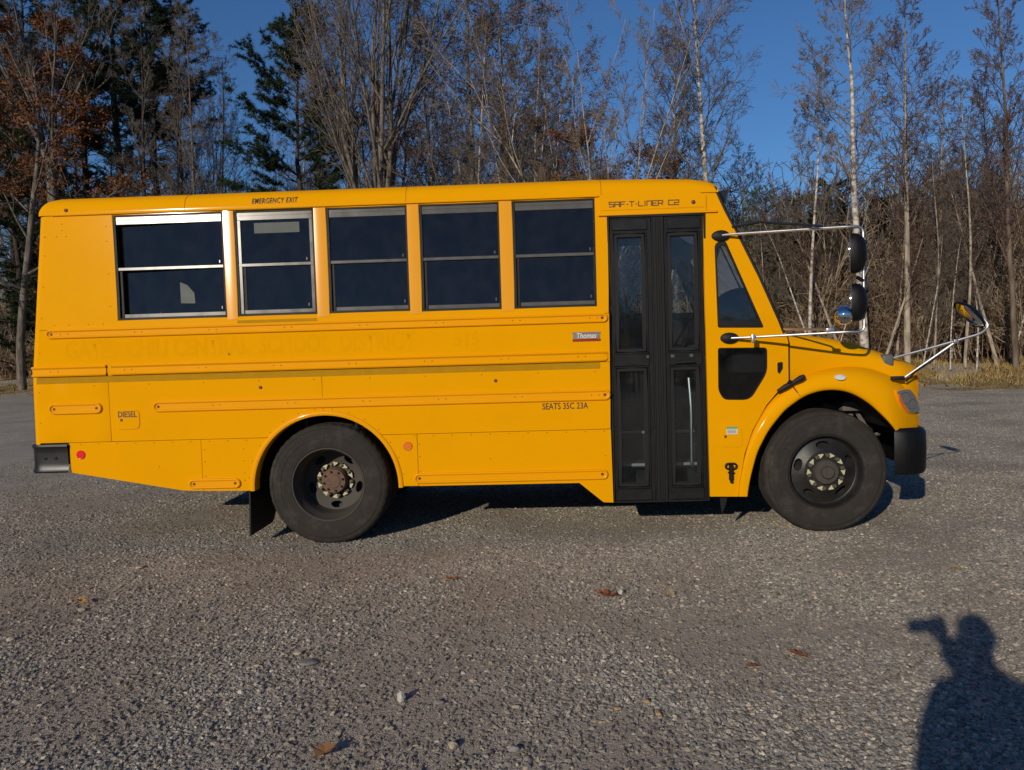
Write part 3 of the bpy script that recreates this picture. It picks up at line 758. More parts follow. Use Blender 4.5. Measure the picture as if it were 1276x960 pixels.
def mhead(x0, x1, z0, z1):
    bm = bmesh.new(); cx_, cz_ = x0, (z0 + z1) / 2; H = (z1 - z0) / 2; Wx = x1 - x0; n, k = 20, 10
    rings = []
    for i in range(n + 1):
        th = pi * i / n - pi / 2; z = H * sin(th); c_ = max(.02, abs(cos(th)) ** .55)
        rings.append([ML(cx_, cz_) + Vector((Wx * c_ * max(0, sin(pi * j / k)) ** .8, -.085 * c_ * cos(pi * j / k), z)) for j in range(k + 1)])
    V = [[bm.verts.new(p) for p in r] for r in rings]
    for A, B in zip(V, V[1:]):
        for j in range(k): bm.faces.new((A[j], A[j + 1], B[j + 1], B[j]))
        bm.faces.new((A[k], A[0], B[0], B[k]))
    pv = ML(cx_, cz_); RZ = Matrix.Rotation(R(-24), 3, 'Z')
    for v in bm.verts: v.co = pv + RZ @ (v.co - pv)
    h = obj_bm('mirror_head', bm, M['plastic'], bus, ang=50)
    b2 = bmesh.new()
    vv = [ML(cx_, cz_) + Vector((-.004, .078 * cos(a) * .95, H * .94 * sin(a))) for a in np.linspace(0, 2 * pi, 24, endpoint=False)]
    f = b2.faces.new([b2.verts.new(p) for p in vv]); bmesh.ops.extrude_face_region(b2, geom=[f])
    for v in list(b2.verts)[:24]: v.co.x -= .003
    for v in b2.verts: v.co = pv + RZ @ (v.co - pv)
    obj_bm('mirror_glass', b2, M['mirror'], h)
    return h
mh1 = mhead(2.318, 2.428, 2.025, 2.318); mh2 = mhead(2.326, 2.430, 1.672, 1.953)
bm = bmesh.new(); c = ML(2.266, 1.722)
bmesh.ops.create_uvsphere(bm, u_segments=24, v_segments=12, radius=.079)
for v in bm.verts: v.co = Vector((v.co.x * .95, v.co.y * .95, v.co.z * .9)) + c
dome = obj_bm('convex_mirror', bm, M['mirror'], bus)
bm = bmesh.new(); bm_tube(bm, [ML(2.31, 1.722), ML(2.36, 1.70), ML(2.412, 1.70)], .012, 8); bm_tube(bm, [ML(2.41, 1.97), ML(2.36, 2.0)], .014, 8); bm_tube(bm, [ML(2.412, 2.1), ML(2.37, 2.1)], .014, 8); bm_tube(bm, [ML(2.412, 1.8), ML(2.37, 1.8)], .014, 8)
clamps = obj_bm('mirror_clamps', bm, M['plastic'], arm)
# crossing-view mirror at the nose
def XM(x, z, Y):
    s = (1 + Y / DCAM) / (1 - .1 / DCAM); return Vector((x * s, Y - YC, CZ + (z - CZ) * s))
bm = bmesh.new()
c = XM(2.678, 1.376, .20); bm_box(bm, c.x - .045, c.x + .05, c.y - .05, c.y + .05, c.z - .06, c.z + .045, .02, 3)
xf = obj_bm('cross_mirror_foot', bm, mat('worn_grey_plastic', (.10, .105, .10), .6, var=.3, vscale=30), bus)
bm = bmesh.new()
bm_tube(bm, rounded([XM(2.70, 1.380, .2), XM(3.0, 1.452, .06), XM(3.40, 1.556, -.1), XM(3.462, 1.615, -.1), XM(3.40, 1.70, -.08)], .06), .0095, 8)
bm_tube(bm, [XM(2.812, 1.228, .10), XM(3.205, 1.495, -.02)], .010, 8)
c = XM(3.208, 1.503, -.02); bm_box(bm, c.x - .02, c.x + .02, c.y - .02, c.y + .02, c.z - .016, c.z + .016, .005)
xa = obj_bm('cross_mirror_arm', bm, M['chrome'], bus)
bm = bmesh.new(); bm_tube(bm, [XM(2.835, 1.205, .09), XM(2.90, 1.275, .05), XM(3.03, 1.36, .04), XM(3.195, 1.485, .01)], .008, 6)
bm_box(bm, *[v for ab in ((-.05, .05), (-.02, .02), (-.016, .016)) for v in ab], .006, 2, lambda q: XM(2.77, 1.232, .06) + q)
obj_bm('cross_mirror_cable', bm, M['rubber'], xa)
# the dish: shallow bowl, glass side facing back and down to the bus
ax = Vector((-.60, -.04, -.62)).normalized(); uu = ax.cross(Vector((.35, 0, 1))).normalized(); vv2 = uu.cross(ax)
ca = XM(3.318, 1.706, -.1); la = Vector((.82, 0, -.84)).normalized(); la = (la - ax * la.dot(ax)).normalized(); sa = ax.cross(la)
bm = bmesh.new(); rings = []
for r_, d in ((0, .05), (.35, .045), (.7, .03), (.93, .008), (1, -.008), (.96, -.016)):
    rings.append([bm.verts.new(ca + la * (.145 * r_ * cos(t)) + sa * (.095 * r_ * sin(t)) - ax * d) for t in np.linspace(0, 2 * pi, 28, endpoint=False)] if r_ else [bm.verts.new(ca - ax * d)])
for A, B in zip(rings, rings[1:]):
    for j in range(28):
        k = (j + 1) % 28
        bm.faces.new((A[0], B[j], B[k])) if len(A) == 1 else bm.faces.new((A[j], A[k], B[k], B[j]))
xh = obj_bm('cross_mirror_head', bm, M['plastic'], bus, ang=60)
bm = bmesh.new(); rings = []
for r_, d in ((0, .035), (.4, .03), (.75, .014), (.95, -.006)):
    rings.append([bm.verts.new(ca + la * (.145 * r_ * cos(t)) + sa * (.095 * r_ * sin(t)) + ax * (d + .010)) for t in np.linspace(0, 2 * pi, 28, endpoint=False)] if r_ else [bm.verts.new(ca + ax * (d + .010))])
for A, B in zip(rings, rings[1:]):
    for j in range(28):
        k = (j + 1) % 28
        bm.faces.new((A[0], B[j], B[k])) if len(A) == 1 else bm.faces.new((A[j], A[k], B[k], B[j]))
obj_bm('mirror_glass', bm, M['mirror'], xh, ang=60)

# ---- wheels
TR = .497
def tyre_bm(y0, width, tread):
    bm = bmesh.new(); n = 180
    prof = [(.300, .012), (.305, .004), (.325, .000), (.36, -.004), (.385, -.003), (.388, -.006), (.43, -.004), (.434, -.001), (.455, .004), (.459, .001), (.470, .006), (.482, .014), (.490, .026), (.4955, .042)]
    for k in range(4):
        yy = .042 + (width - .084) * (k + .5) / 4.5; prof += [(.497, yy), (.497, yy + .016), (.487, yy + .019), (.487, yy + .027), (.497, yy + .030)]
    prof += [(.4955, width - .042), (.490, width - .026), (.470, width - .006), (.43, width), (.36, width), (.31, width - .01), (.29, width - .03)]
    rings = bm_lathe(bm, prof, n, (0, y0, 0))
    if tread:
        for i in list(range(10, len(prof) - 6)):
            r, y = prof[i]
            for j in range(n):
                ph = (j + int(abs(y - width / 2) * 30)) % 4
                if ph >= 3 and r > .468 and (y < .10 or y > width - .10):
                    v = rings[i][j]; s = (r - (.006 if r > .48 else .0035)) / r; v.co.x *= s; v.co.z *= s
    return bm
def holeskip(nh, rc, dr, da, off=0):
    def f(r, a):
        for k in range(nh):
            d = (a - off - 2 * pi * k / nh + pi) % (2 * pi) - pi
            if ((r - rc) / dr) ** 2 + (d / da) ** 2 < 1: return True
        return False
    return f
def hexnut(bm, c, r, h):
    bm_lathe(bm, [(r, .0), (r, -h * .8), (r * .8, -h), (r * .45, -h), (r * .4, -h * 1.6), (0, -h * 1.65)], 6, c)
def lug_ring(parent, yb, rad, nn, mt_ind, off=0.2):
    for k in range(nn):
        a = off + 2 * pi * k / nn; c = Vector((rad * cos(a), yb, rad * sin(a)))
        bm = bmesh.new(); hexnut(bm, c, .019, .026); o = obj_bm('lug_nut', bm, M['nut'], parent, ang=25)
    bm = bmesh.new()
    for k in range(nn):
        a = off + 2 * pi * k / nn; c = Vector((rad * cos(a), yb - .012, rad * sin(a)))
        t = Vector((sin(a), 0, -cos(a))); q = Vector((cos(a), 0, sin(a)))
        P = [c + t * .014 + q * .019, c + t * .014 - q * .019, c + t * .052 - q * .004, c + t * .052 + q * .004]
        A = [bm.verts.new(p) for p in P]; B = [bm.verts.new(p + Vector((0, -.007, 0))) for p in P]
        bm.faces.new(A[::-1]); bm.faces.new(B)
        for i in range(4): bm.faces.new((A[i], A[(i + 1) % 4], B[(i + 1) % 4], B[i]))
    obj_bm('nut_indicators', bm, M['lime'], parent)
def front_wheel(loc):
    wh = bpy.data.objects.new('wheel', None); wh.location = loc; wh.empty_display_size = .1; link(wh, bus)
    obj_bm('tyre', tyre_bm(0, .27, False), M['tyre'], wh, ang=28)
    bm = bmesh.new()
    bm_lathe(bm, [(.302, .010), (.300, .002), (.292, .002), (.286, .010), (.280, .03), (.277, .06), (.268, .075), (.262, .078)], 72)
    rs = np.linspace(.262, .165, 20)
    bm_lathe(bm, [(r, .078 - .045 * ((.262 - r) / .097) ** 1.3) for r in rs], 240, skip=holeskip(5, .213, .030, .24, 1.62))
    bm_lathe(bm, [(.165, .033), (.160, .028), (.10, .026), (.098, .02)], 60)
    bm_lathe(bm, [(.29, .13), (.1, .13)], 40)
    obj_bm('rim', bm, M['rimblack'], wh)
    bm = bmesh.new(); bm_lathe(bm, [(.102, .028), (.100, .0), (.092, -.012), (.052, -.014), (.050, -.034), (.044, -.042), (.02, -.042), (.018, -.05), (0, -.05)], 40)
    obj_bm('hub_cap', bm, M['rimgrey'], wh)
    lug_ring(wh, .028, .134, 10, M['lime']); return wh
def rear_wheel(loc):
    wh = bpy.data.objects.new('wheel', None); wh.location = loc; wh.empty_display_size = .1; link(wh, bus)
    obj_bm('tyre', tyre_bm(0, .26, True), M['tyre'], wh, ang=28); obj_bm('tyre', tyre_bm(.34, .26, True), M['tyre'], wh, ang=28)
    bm = bmesh.new()
    bm_lathe(bm, [(.302, .010), (.300, .002), (.292, .002), (.287, .010), (.283, .03), (.279, .05), (.264, .08), (.258, .13), (.256, .20), (.250, .232)], 72)
    bm_lathe(bm, [(r, .232 + .02 * ((.250 - r) / .1)) for r in np.linspace(.250, .148, 20)], 240, skip=holeskip(5, .207, .028, .24, .95))
    bm_lathe(bm, [(.148, .252), (.10, .252)], 40); bm_lathe(bm, [(.29, .33), (.05, .33)], 40)
    obj_bm('rim', bm, M['rimgrey'], wh)
    bm = bmesh.new(); bm_lathe(bm, [(.112, .252), (.108, .19), (.100, .178), (.098, .166), (.06, .164), (.055, .158), (0, .156)], 40)
    hub = obj_bm('hub', bm, M['rust'], wh)
    bm = bmesh.new()
    for k in range(8): a = 2 * pi * k / 8 + .2; hexnut(bm, Vector((.080 * cos(a), .165, .080 * sin(a))), .010, .012)
    obj_bm('axle_bolts', bm, M['chassis'], wh)
    lug_ring(wh, .243, .136, 10, M['lime'], .5); return wh
fw = front_wheel((2.286, .07 - YC, TR - .012)); rw = rear_wheel((-1.7275, .02 - YC, TR - .012))
for s in (fw, rw):
    c = s.copy(); link(c); c.parent = bus; c.location = (s.location.x, -s.location.y, s.location.z); c.scale = (1, -1, 1)
    for ch in s.children:
        d = ch.copy(); link(d); d.parent = c
        for g in ch.children: e = g.copy(); link(e); e.parent = d
# mud flaps
def flap(x0, x1, z0, zb, lean, y):
    bm = bmesh.new(); rows = []
    for t in np.linspace(0, 1, 9):
        z = z0 + (zb - z0) * t; xx = x0 + lean * t ** 2; rows.append([(xx + .004, y - YC, z), (xx + .004 + (x1 - x0) * (1 - t ** 1.5 * .9), y - YC + .5, z), (xx + (x1 - x0) * (1 - t ** 1.5 * .9) - .008, y - YC + .5, z), (xx - .008, y - YC, z)])
    V = [[bm.verts.new(p) for p in r] for r in rows]
    for A, B in zip(V, V[1:]):
        for j in range(4): bm.faces.new((A[j], A[(j + 1) % 4], B[(j + 1) % 4], B[j]))
    return obj_bm('mud_flap', bm, M['rubber'], bus)
mf = flap(-2.375, -2.26, .60, .075, -.015, .03); mirror(mf)
bm = bmesh.new(); bm_sheet(bm, [(1.435, .32), (1.50, .32), (1.485, .25), (1.452, .165), (1.44, .24)], (), SIDE, .02, -.06, .2, .003)
obj_bm('mud_flap', bm, M['rubber'], bus)

# ---- chassis and interior
for y in (-.43, .43):
    bm = bmesh.new(); bm_box(bm, -4.05, 2.95, y - .04, y + .04, .56, .82, .01); obj_bm('frame_rail', bm, M['chassis'], bus)
for x in (-3.6, -2.6, -.8, .3, 1.3, 2.9):
    bm = bmesh.new(); bm_box(bm, x - .05, x + .05, -.388, .388, .60, .78, .01); obj_bm('cross_member', bm, M['chassis'], bus)
def tube_part(name, pts, rad, n, mt): bm = bmesh.new(); bm_tube(bm, pts, rad, n); return obj_bm(name, bm, mt, bus)
tube_part('rear_axle', [(-1.7275, -.75, .485), (-1.7275, -.25, .485), (-1.7275, 0, .485), (-1.7275, .25, .485), (-1.7275, .75, .485)], [.07, .08, .19, .08, .07], 16, M['chassis'])
tube_part('front_axle', [(2.286, -.95, .47), (2.286, -.5, .40), (2.286, .5, .40), (2.286, .95, .47)], .055, 10, M['chassis']); tube_part('drive_shaft', [(-1.7, 0, .5), (1.8, 0, .62)], .05, 10, M['chassis'])
for s_ in (-1, 1):
    for k in range(4): tube_part('leaf_spring', [(2.286 + t * .72, s_ * .47, .60 + .10 * t * t - .034 * k) for t in np.linspace(-1, 1, 9) * (1 - .15 * k)], .016, 5, M['spring'])
    tube_part('damper', [(2.55, s_ * .80, .52), (2.62, s_ * .72, .75), (2.70, s_ * .62, .98)], .030, 8, M['spring']); tube_part('brake_hose', [(2.45, s_ * .62, .98), (2.72, s_ * .66, .92), (2.84, s_ * .70, .70)], .02, 6, M['spring'])
    bm = bmesh.new(); bm_box(bm, 2.56, 2.80, s_ * .70 - .08, s_ * .70 + .08, .93, 1.02, .02); obj_bm('spring_hanger', bm, M['spring'], bus)
    bm = bmesh.new(); bm_box(bm, 2.62, 2.76, s_ * .78 - .05, s_ * .78 + .05, .70, .83, .03); obj_bm('brake_chamber', bm, M['spring'], bus)
bm = bmesh.new(); bm_box(bm, -.9, .2, .55, 1.10, .38, .80, .05); obj_bm('battery_box', bm, M['chassis'], bus)
bm = bmesh.new(); bm_box(bm, -3.9, -2.6, -.36, .36, .48, .80, .06); obj_bm('fuel_tank', bm, M['chassis'], bus)
# floor with wheel wells and step well
bm = bmesh.new()
bm_box(bm, -4.06, -2.36, -1.19, 1.19, .86, .90, 0); bm_box(bm, -2.36, -1.10, -.58, .58, .86, .90, 0); bm_box(bm, -1.10, .58, -1.19, 1.19, .86, .90, 0); bm_box(bm, .58, 1.90, -.42, 1.19, .86, .90, 0)
obj_bm('floor', bm, M['floor'], bus)
for s in (-1, 1):
    bm = bmesh.new(); rows = []
    for i in range(25):
        a = pi - pi * i / 24; rows.append([(AX + .60 * cos(a), s * (YC - .03), AZ + .60 * sin(a) * 1.0), (AX + .60 * cos(a), s * .55, AZ + .60 * sin(a))])
    V = [[bm.verts.new(p) for p in r] for r in rows]
    for A, B in zip(V, V[1:]): bm.faces.new((A[0], A[1], B[1], B[0]))
    c_ = [v[1] for v in V]; bm.faces.new(c_)
    obj_bm('wheel_well', bm, M['chassis'], bus)
    bm = bmesh.new(); rows = []
    for i in range(len(I_)):
        x, z = I_[i]; p = Wd(x, z + .008, Yf(x) + .06); rows.append([(p[0], s * p[1], p[2]), (p[0] + (.02), s * .60, p[2] + .02)])
    V = [[bm.verts.new(p) for p in r] for r in rows]
    for A, B in zip(V, V[1:]): bm.faces.new((A[0], A[1], B[1], B[0]))
    obj_bm('fender_liner', bm, M['chassis'], bus)
bm = bmesh.new(); bm_box(bm, 1.75, 2.75, -.50, .50, .84, 1.32, .05); obj_bm('engine_block', bm, M['chassis'], bus)
bm = bmesh.new(); bm_box(bm, 1.60, 1.63, -1.17, 1.17, .40, 1.05, 0); bm_box(bm, 1.63, 1.90, -.6, .6, 1.0, 1.05, 0); bm_box(bm, 1.90, 1.93, -1.12, 1.12, 1.2, 1.56, 0)
obj_bm('firewall', bm, M['chassis'], bus)
bm = bmesh.new()
for k, (y, z) in enumerate(((-1.16, .335), (-.98, .56), (-.72, .80))): bm_box(bm, .60, 1.33, y, y + .3, z - .03, z, 0); bm_box(bm, .60, 1.33, y + .27, y + .30, z, z + .24, 0)
bm_box(bm, .585, .60, -1.17, -.42, .33, .9, 0); bm_box(bm, 1.33, 1.345, -1.17, -.42, .33, 1.45, 0)
stw = obj_bm('step_well', bm, M['floor'], bus)
for y, z in ((-.98, .56), (-.72, .80)):
    bm = bmesh.new(); bm_box(bm, .61, 1.325, y - .012, y + .03, z - .018, z + .004, .003); obj_bm('step_nosing', bm, M['step'], stw)
bm = bmesh.new(); g = lambda x, z, y: (x * (1 + (y + YC) / DCAM), y, CZ + (z - CZ) * (1 + (y + YC) / DCAM))
bm_tube(bm, rounded([g(1.19, 1.28, -.98), g(1.206, 1.03, -1.0), g(1.203, .56, -1.0), g(1.27, .505, -.95)], .06), .016, 10); bm_tube(bm, [g(1.203, 1.15, -1.0), g(1.27, 1.15, -.95)], .01, 6); bm_tube(bm, [g(1.203, .74, -1.), g(1.27, .74, -.95)], .01, 6)
obj_bm('grab_rail', bm, M['chrome'], bus)
# seats
def seat_bm():
    bm = bmesh.new(); bm_box(bm, 0, .42, -.48, .48, .38, .50, .04); bm_box(bm, -.10, 0, -.48, .48, .42, 1.06, .045)
    for x in (.06, .36):
        for y in (-.4, .4): bm_tube(bm, [(x, y, 0), (x, y, .4)], .015, 6)
    return bm
s0 = None
for i in range(6):
    for y in (-.68, .68):
        if s0 is None: s0 = obj_bm('seat', seat_bm(), M['seat'], bus); o = s0
        else: o = s0.copy(); link(o); o.parent = bus
        o.location = (-3.72 + .72 * i, y, .90)
bm = seat_bm(); ds = obj_bm('driver_seat', bm, M['seat'], bus); ds.scale = (1, .55, 1); ds.location = (.95, .62, .98)
bm = bmesh.new(); bm_box(bm, 1.55, 1.95, -1.1, 1.12, 1.28, 1.52, .06)
obj_bm('dashboard', bm, M['inside'], bus)
bm = bmesh.new(); bm_tube(bm, [(1.46 + .09 * cos(a), .62 + .23 * sin(a), 1.52 + .2 * cos(a)) for a in np.linspace(0, 2 * pi, 28, endpoint=False)], .014, 8, closed=True); bm_tube(bm, [(1.46, .62, 1.52), (1.75, .62, 1.3)], .03, 8); bm_tube(bm, [(1.46, .40, 1.52), (1.46, .84, 1.52)], .012, 6)
obj_bm('steering_wheel', bm, M['rubber'], bus)
bm = bmesh.new(); bm_box(bm, 1.62, 1.70, -1.02, -.86, 1.20, 1.42, .01); bm_tube(bm, [(1.70 + .06 * sin(t), -.98, 1.36 + .06 * cos(t)) for t in np.linspace(0, pi, 8)], .008, 6)
obj_bm('heater_box', bm, M['alu'], bus)
bm = bmesh.new(); bm_box(bm, -3.95, 1.3, -1.06, 1.06, 2.70, 2.715, 0); obj_bm('ceiling', bm, M['inside'], bus)
# far side
far = sheet('side_panel', [(-4.08, .47), (-2.36, .46)] + arc(pi, 0) + [(-1.1, .46), (1.566, .318), (1.58, .446), (1.686, .848), (1.796, 1.042), (1.973, 1.215), (1.971, 1.535), (1.925, 1.632), (1.82, 1.80), (-4.05, 1.80)], M['yellow'], bus, (), SIDE, thick=.02)
far.scale = (1, -1, 1)
FW = WIN + [(.50, 1.40, 1.862, 2.62)]
fband = sheet('window_band', [(-4.05, 1.80), (1.845, 1.80), (1.745, 2.052), (1.564, 2.430), (1.503, 2.54), (1.42, 2.722), (-3.93, 2.722)], M['yellow'], bus, [rect(a, b, c, d) for a, b, c, d in FW] + [qw2 for qw2 in [[(1.45, 1.87), (1.72, 1.87), (1.52, 2.335), (1.45, 2.335)]]], SIDE, thick=.03, bev=.006)
fband.scale = (1, -1, 1)
for f in wins:
    c = f.copy(); link(c); c.parent = bus; c.scale = (1, -1, 1)
    for ch in f.children:
        if ch.name.startswith(('sticker', 'latch')): continue
        d = ch.copy(); link(d); d.parent = c
fp = sheet('window', rect(.50, 1.40, 1.862, 2.62), M['rubber'], bus, [rect(.52, 1.38, 1.88, 2.60)], SIDE, thick=.03); fp.scale = (1, -1, 1)
sheet('pane', rect(.52, 1.38, 1.88, 2.60), M['clear'], fp, (), SIDE, thick=.005, w=-.012, bev=0)
bm = bmesh.new(); bm_box(bm, -3.98, 1.85, 1.155, 1.17, .90, 1.86, 0); bm_box(bm, -3.98, .57, -1.17, -1.155, 1.10, 1.84, 0)
obj_bm('inner_wall', bm, M['inside'], bus)
for a in (foot_u, foot_l, arm, mh1, mh2, arch, *rails[:3]): mirror(a)

# ------------------------------------------------------------------ ground
def edge_y(x): return 18.7 - .2956 * x
CE = 1 / math.sqrt(1 + .2956 ** 2)
def off(x, y): return (y - edge_y(x)) * CE
def height(x, y):
    d = off(x, y)
    h = 0.50 * np.clip(d / 5, 0, 1) ** 1.3 + .065 * np.clip(d - 5, 0, 60)
    return h + (.06 * np.sin(x * .7 + y * .3) + .05 * np.sin(x * 1.9 - y * 1.1)) * np.clip(d / 3, 0, 1)
def ground_mat(name, cols, scale, bump, patch=None, stone=None):
    mt = bpy.data.materials.new(name); mt.use_nodes = True; n = mt.node_tree; L = n.links; p = n.nodes['Principled BSDF']
    p.inputs['Roughness'].default_value = .9; p.inputs['Specular IOR Level'].default_value = .25
    tc = n.nodes.new('ShaderNodeTexCoord')
    def noise(sc_, det=6, rough=.6):
        q = n.nodes.new('ShaderNodeTexNoise'); q.inputs['Scale'].default_value = sc_; q.inputs['Detail'].default_value = det; q.inputs['Roughness'].default_value = rough
        L.new(tc.outputs['Object'], q.inputs['Vector']); return q
    def mixc(f, a, b):
        q = n.nodes.new('ShaderNodeMix'); q.data_type = 'RGBA'
        for s_, v in ((0, f), (6, a), (7, b)):
            if isinstance(v, bpy.types.NodeSocket): L.new(v, q.inputs[s_])
            else: q.inputs[s_].default_value = (*v, 1) if isinstance(v, tuple) else v
        return q.outputs[2]
    vo = n.nodes.new('ShaderNodeTexVoronoi'); vo.inputs['Scale'].default_value = scale; L.new(tc.outputs['Object'], vo.inputs['Vector'])
    vo2 = n.nodes.new('ShaderNodeTexVoronoi'); vo2.inputs['Scale'].default_value = scale * 2.7; L.new(tc.outputs['Object'], vo2.inputs['Vector'])
    sp = n.nodes.new('ShaderNodeSeparateColor'); L.new(vo.outputs['Color'], sp.inputs[0])
    cr = n.nodes.new('ShaderNodeValToRGB'); cr.color_ramp.interpolation = 'LINEAR'
    while len(cr.color_ramp.elements) < len(cols): cr.color_ramp.elements.new(.5)
    for i, (po, c) in enumerate(cols): cr.color_ramp.elements[i].position = po; cr.color_ramp.elements[i].color = (*c, 1)
    L.new(sp.outputs[0], cr.inputs[0]); last = cr.outputs[0]
    if patch:
        for (sc_, lo, hi, col, amt) in patch:
            q = noise(sc_); rr = n.nodes.new('ShaderNodeMapRange'); rr.inputs[1].default_value = lo; rr.inputs[2].default_value = hi; rr.inputs[4].default_value = amt
            L.new(q.outputs['Fac'], rr.inputs[0]); last = mixc(rr.outputs[0], last, col)
    L.new(last, p.inputs['Base Color'])
    ad = n.nodes.new('ShaderNodeMath'); ad.operation = 'ADD'; L.new(vo.outputs['Distance'], ad.inputs[0]); L.new(vo2.outputs['Distance'], ad.inputs[1])
    iv = n.nodes.new('ShaderNodeMath'); iv.operation = 'MULTIPLY'; iv.inputs[1].default_value = -1; L.new(ad.outputs[0], iv.inputs[0])
    b = n.nodes.new('ShaderNodeBump'); b.inputs['Strength'].default_value = bump; b.inputs['Distance'].default_value = .6 / scale
    L.new(iv.outputs[0], b.inputs['Height']); L.new(b.outputs[0], p.inputs['Normal'])
    return mt
GRAVEL = [(0, (.25, .21, .165)), (.35, (.42, .362, .29)), (.7, (.53, .46, .37)), (.93, (.60, .53, .43)), (1, (.68, .60, .49))]
gm = ground_mat('gravel_ground', GRAVEL, 80, .75, [(.8, .56, .40, (.175, .150, .115), .42), (.3, .46, .70, (.28, .235, .18), .5), (2.3, .52, .75, (.19, .155, .12), .5), (.14, .42, .62, (.50, .43, .34), .45)])
xs = np.concatenate([[-700, -300, -150, -90], np.arange(-60, 61, 3), [90, 150, 300, 700]])
ys = np.concatenate([[-700, -200, -80, -40, -20], np.arange(-12, 12, 4), np.arange(12, 45, 1.5), [50, 60, 80, 110, 200, 700]])
def grid_mesh(name, xs, ys, dz, mt, f=height, jit=None):
    X, Y = np.meshgrid(xs, ys, indexing='ij')
    if jit: X, Y = jit(X, Y)
    Z = f(X, Y) + dz; V = np.stack([X, Y, Z], -1).reshape(-1, 3); nx, ny = X.shape
    i = np.arange(nx - 1)[:, None] * ny + np.arange(ny - 1)[None]; q = np.stack([i, i + ny, i + ny + 1, i + 1], -1).reshape(-1, 4)
    me = np_mesh(name, V, q); fin(me, mt, True, 60); return bpy.data.objects.new(name, me)
g = link(grid_mesh('ground', xs, ys, 0, gm)); g['kind'] = 'structure'
# grass verge and forest floor follow the slanting edge of the lot: columns run along it
def verge(name, x0, x1, d0, d1, nd, dz, mt, rag):
    u = np.arange(x0, x1, .8); d = np.linspace(d0, d1, nd)
    U, Dm = np.meshgrid(u, d, indexing='ij'); r = np.random.default_rng(3)
    Dm = Dm.copy(); Dm[:, 0] += r.normal(0, rag, len(u)); X = U; Y = edge_y(U) + Dm / CE
    Z = height(X, Y) + dz; V = np.stack([X, Y, Z], -1).reshape(-1, 3); nx, ny = X.shape
    i = np.arange(nx - 1)[:, None] * ny + np.arange(ny - 1)[None]; q = np.stack([i, i + ny, i + ny + 1, i + 1], -1).reshape(-1, 4)
    me = np_mesh(name, V, q); fin(me, mt, True, 60); o = link(bpy.data.objects.new(name, me)); o['kind'] = 'structure'; return o
vm = ground_mat('dry_grass_ground', [(0, (.15, .11, .05)), (.5, (.33, .23, .09)), (1, (.46, .33, .13))], 14, .8, [(.5, .45, .65, (.15, .14, .05), .5)])
fm = ground_mat('leaf_litter', [(0, (.05, .03, .018)), (.5, (.11, .062, .035)), (1, (.20, .12, .06))], 9, 1.0, [(.4, .45, .7, (.05, .035, .022), .6)])
verge('grass_verge', -60, 60, -.1, 7.0, 14, .012, vm, .42)
verge('forest_floor', -75, 75, 5.6, 77, 22, .020, fm, .4)

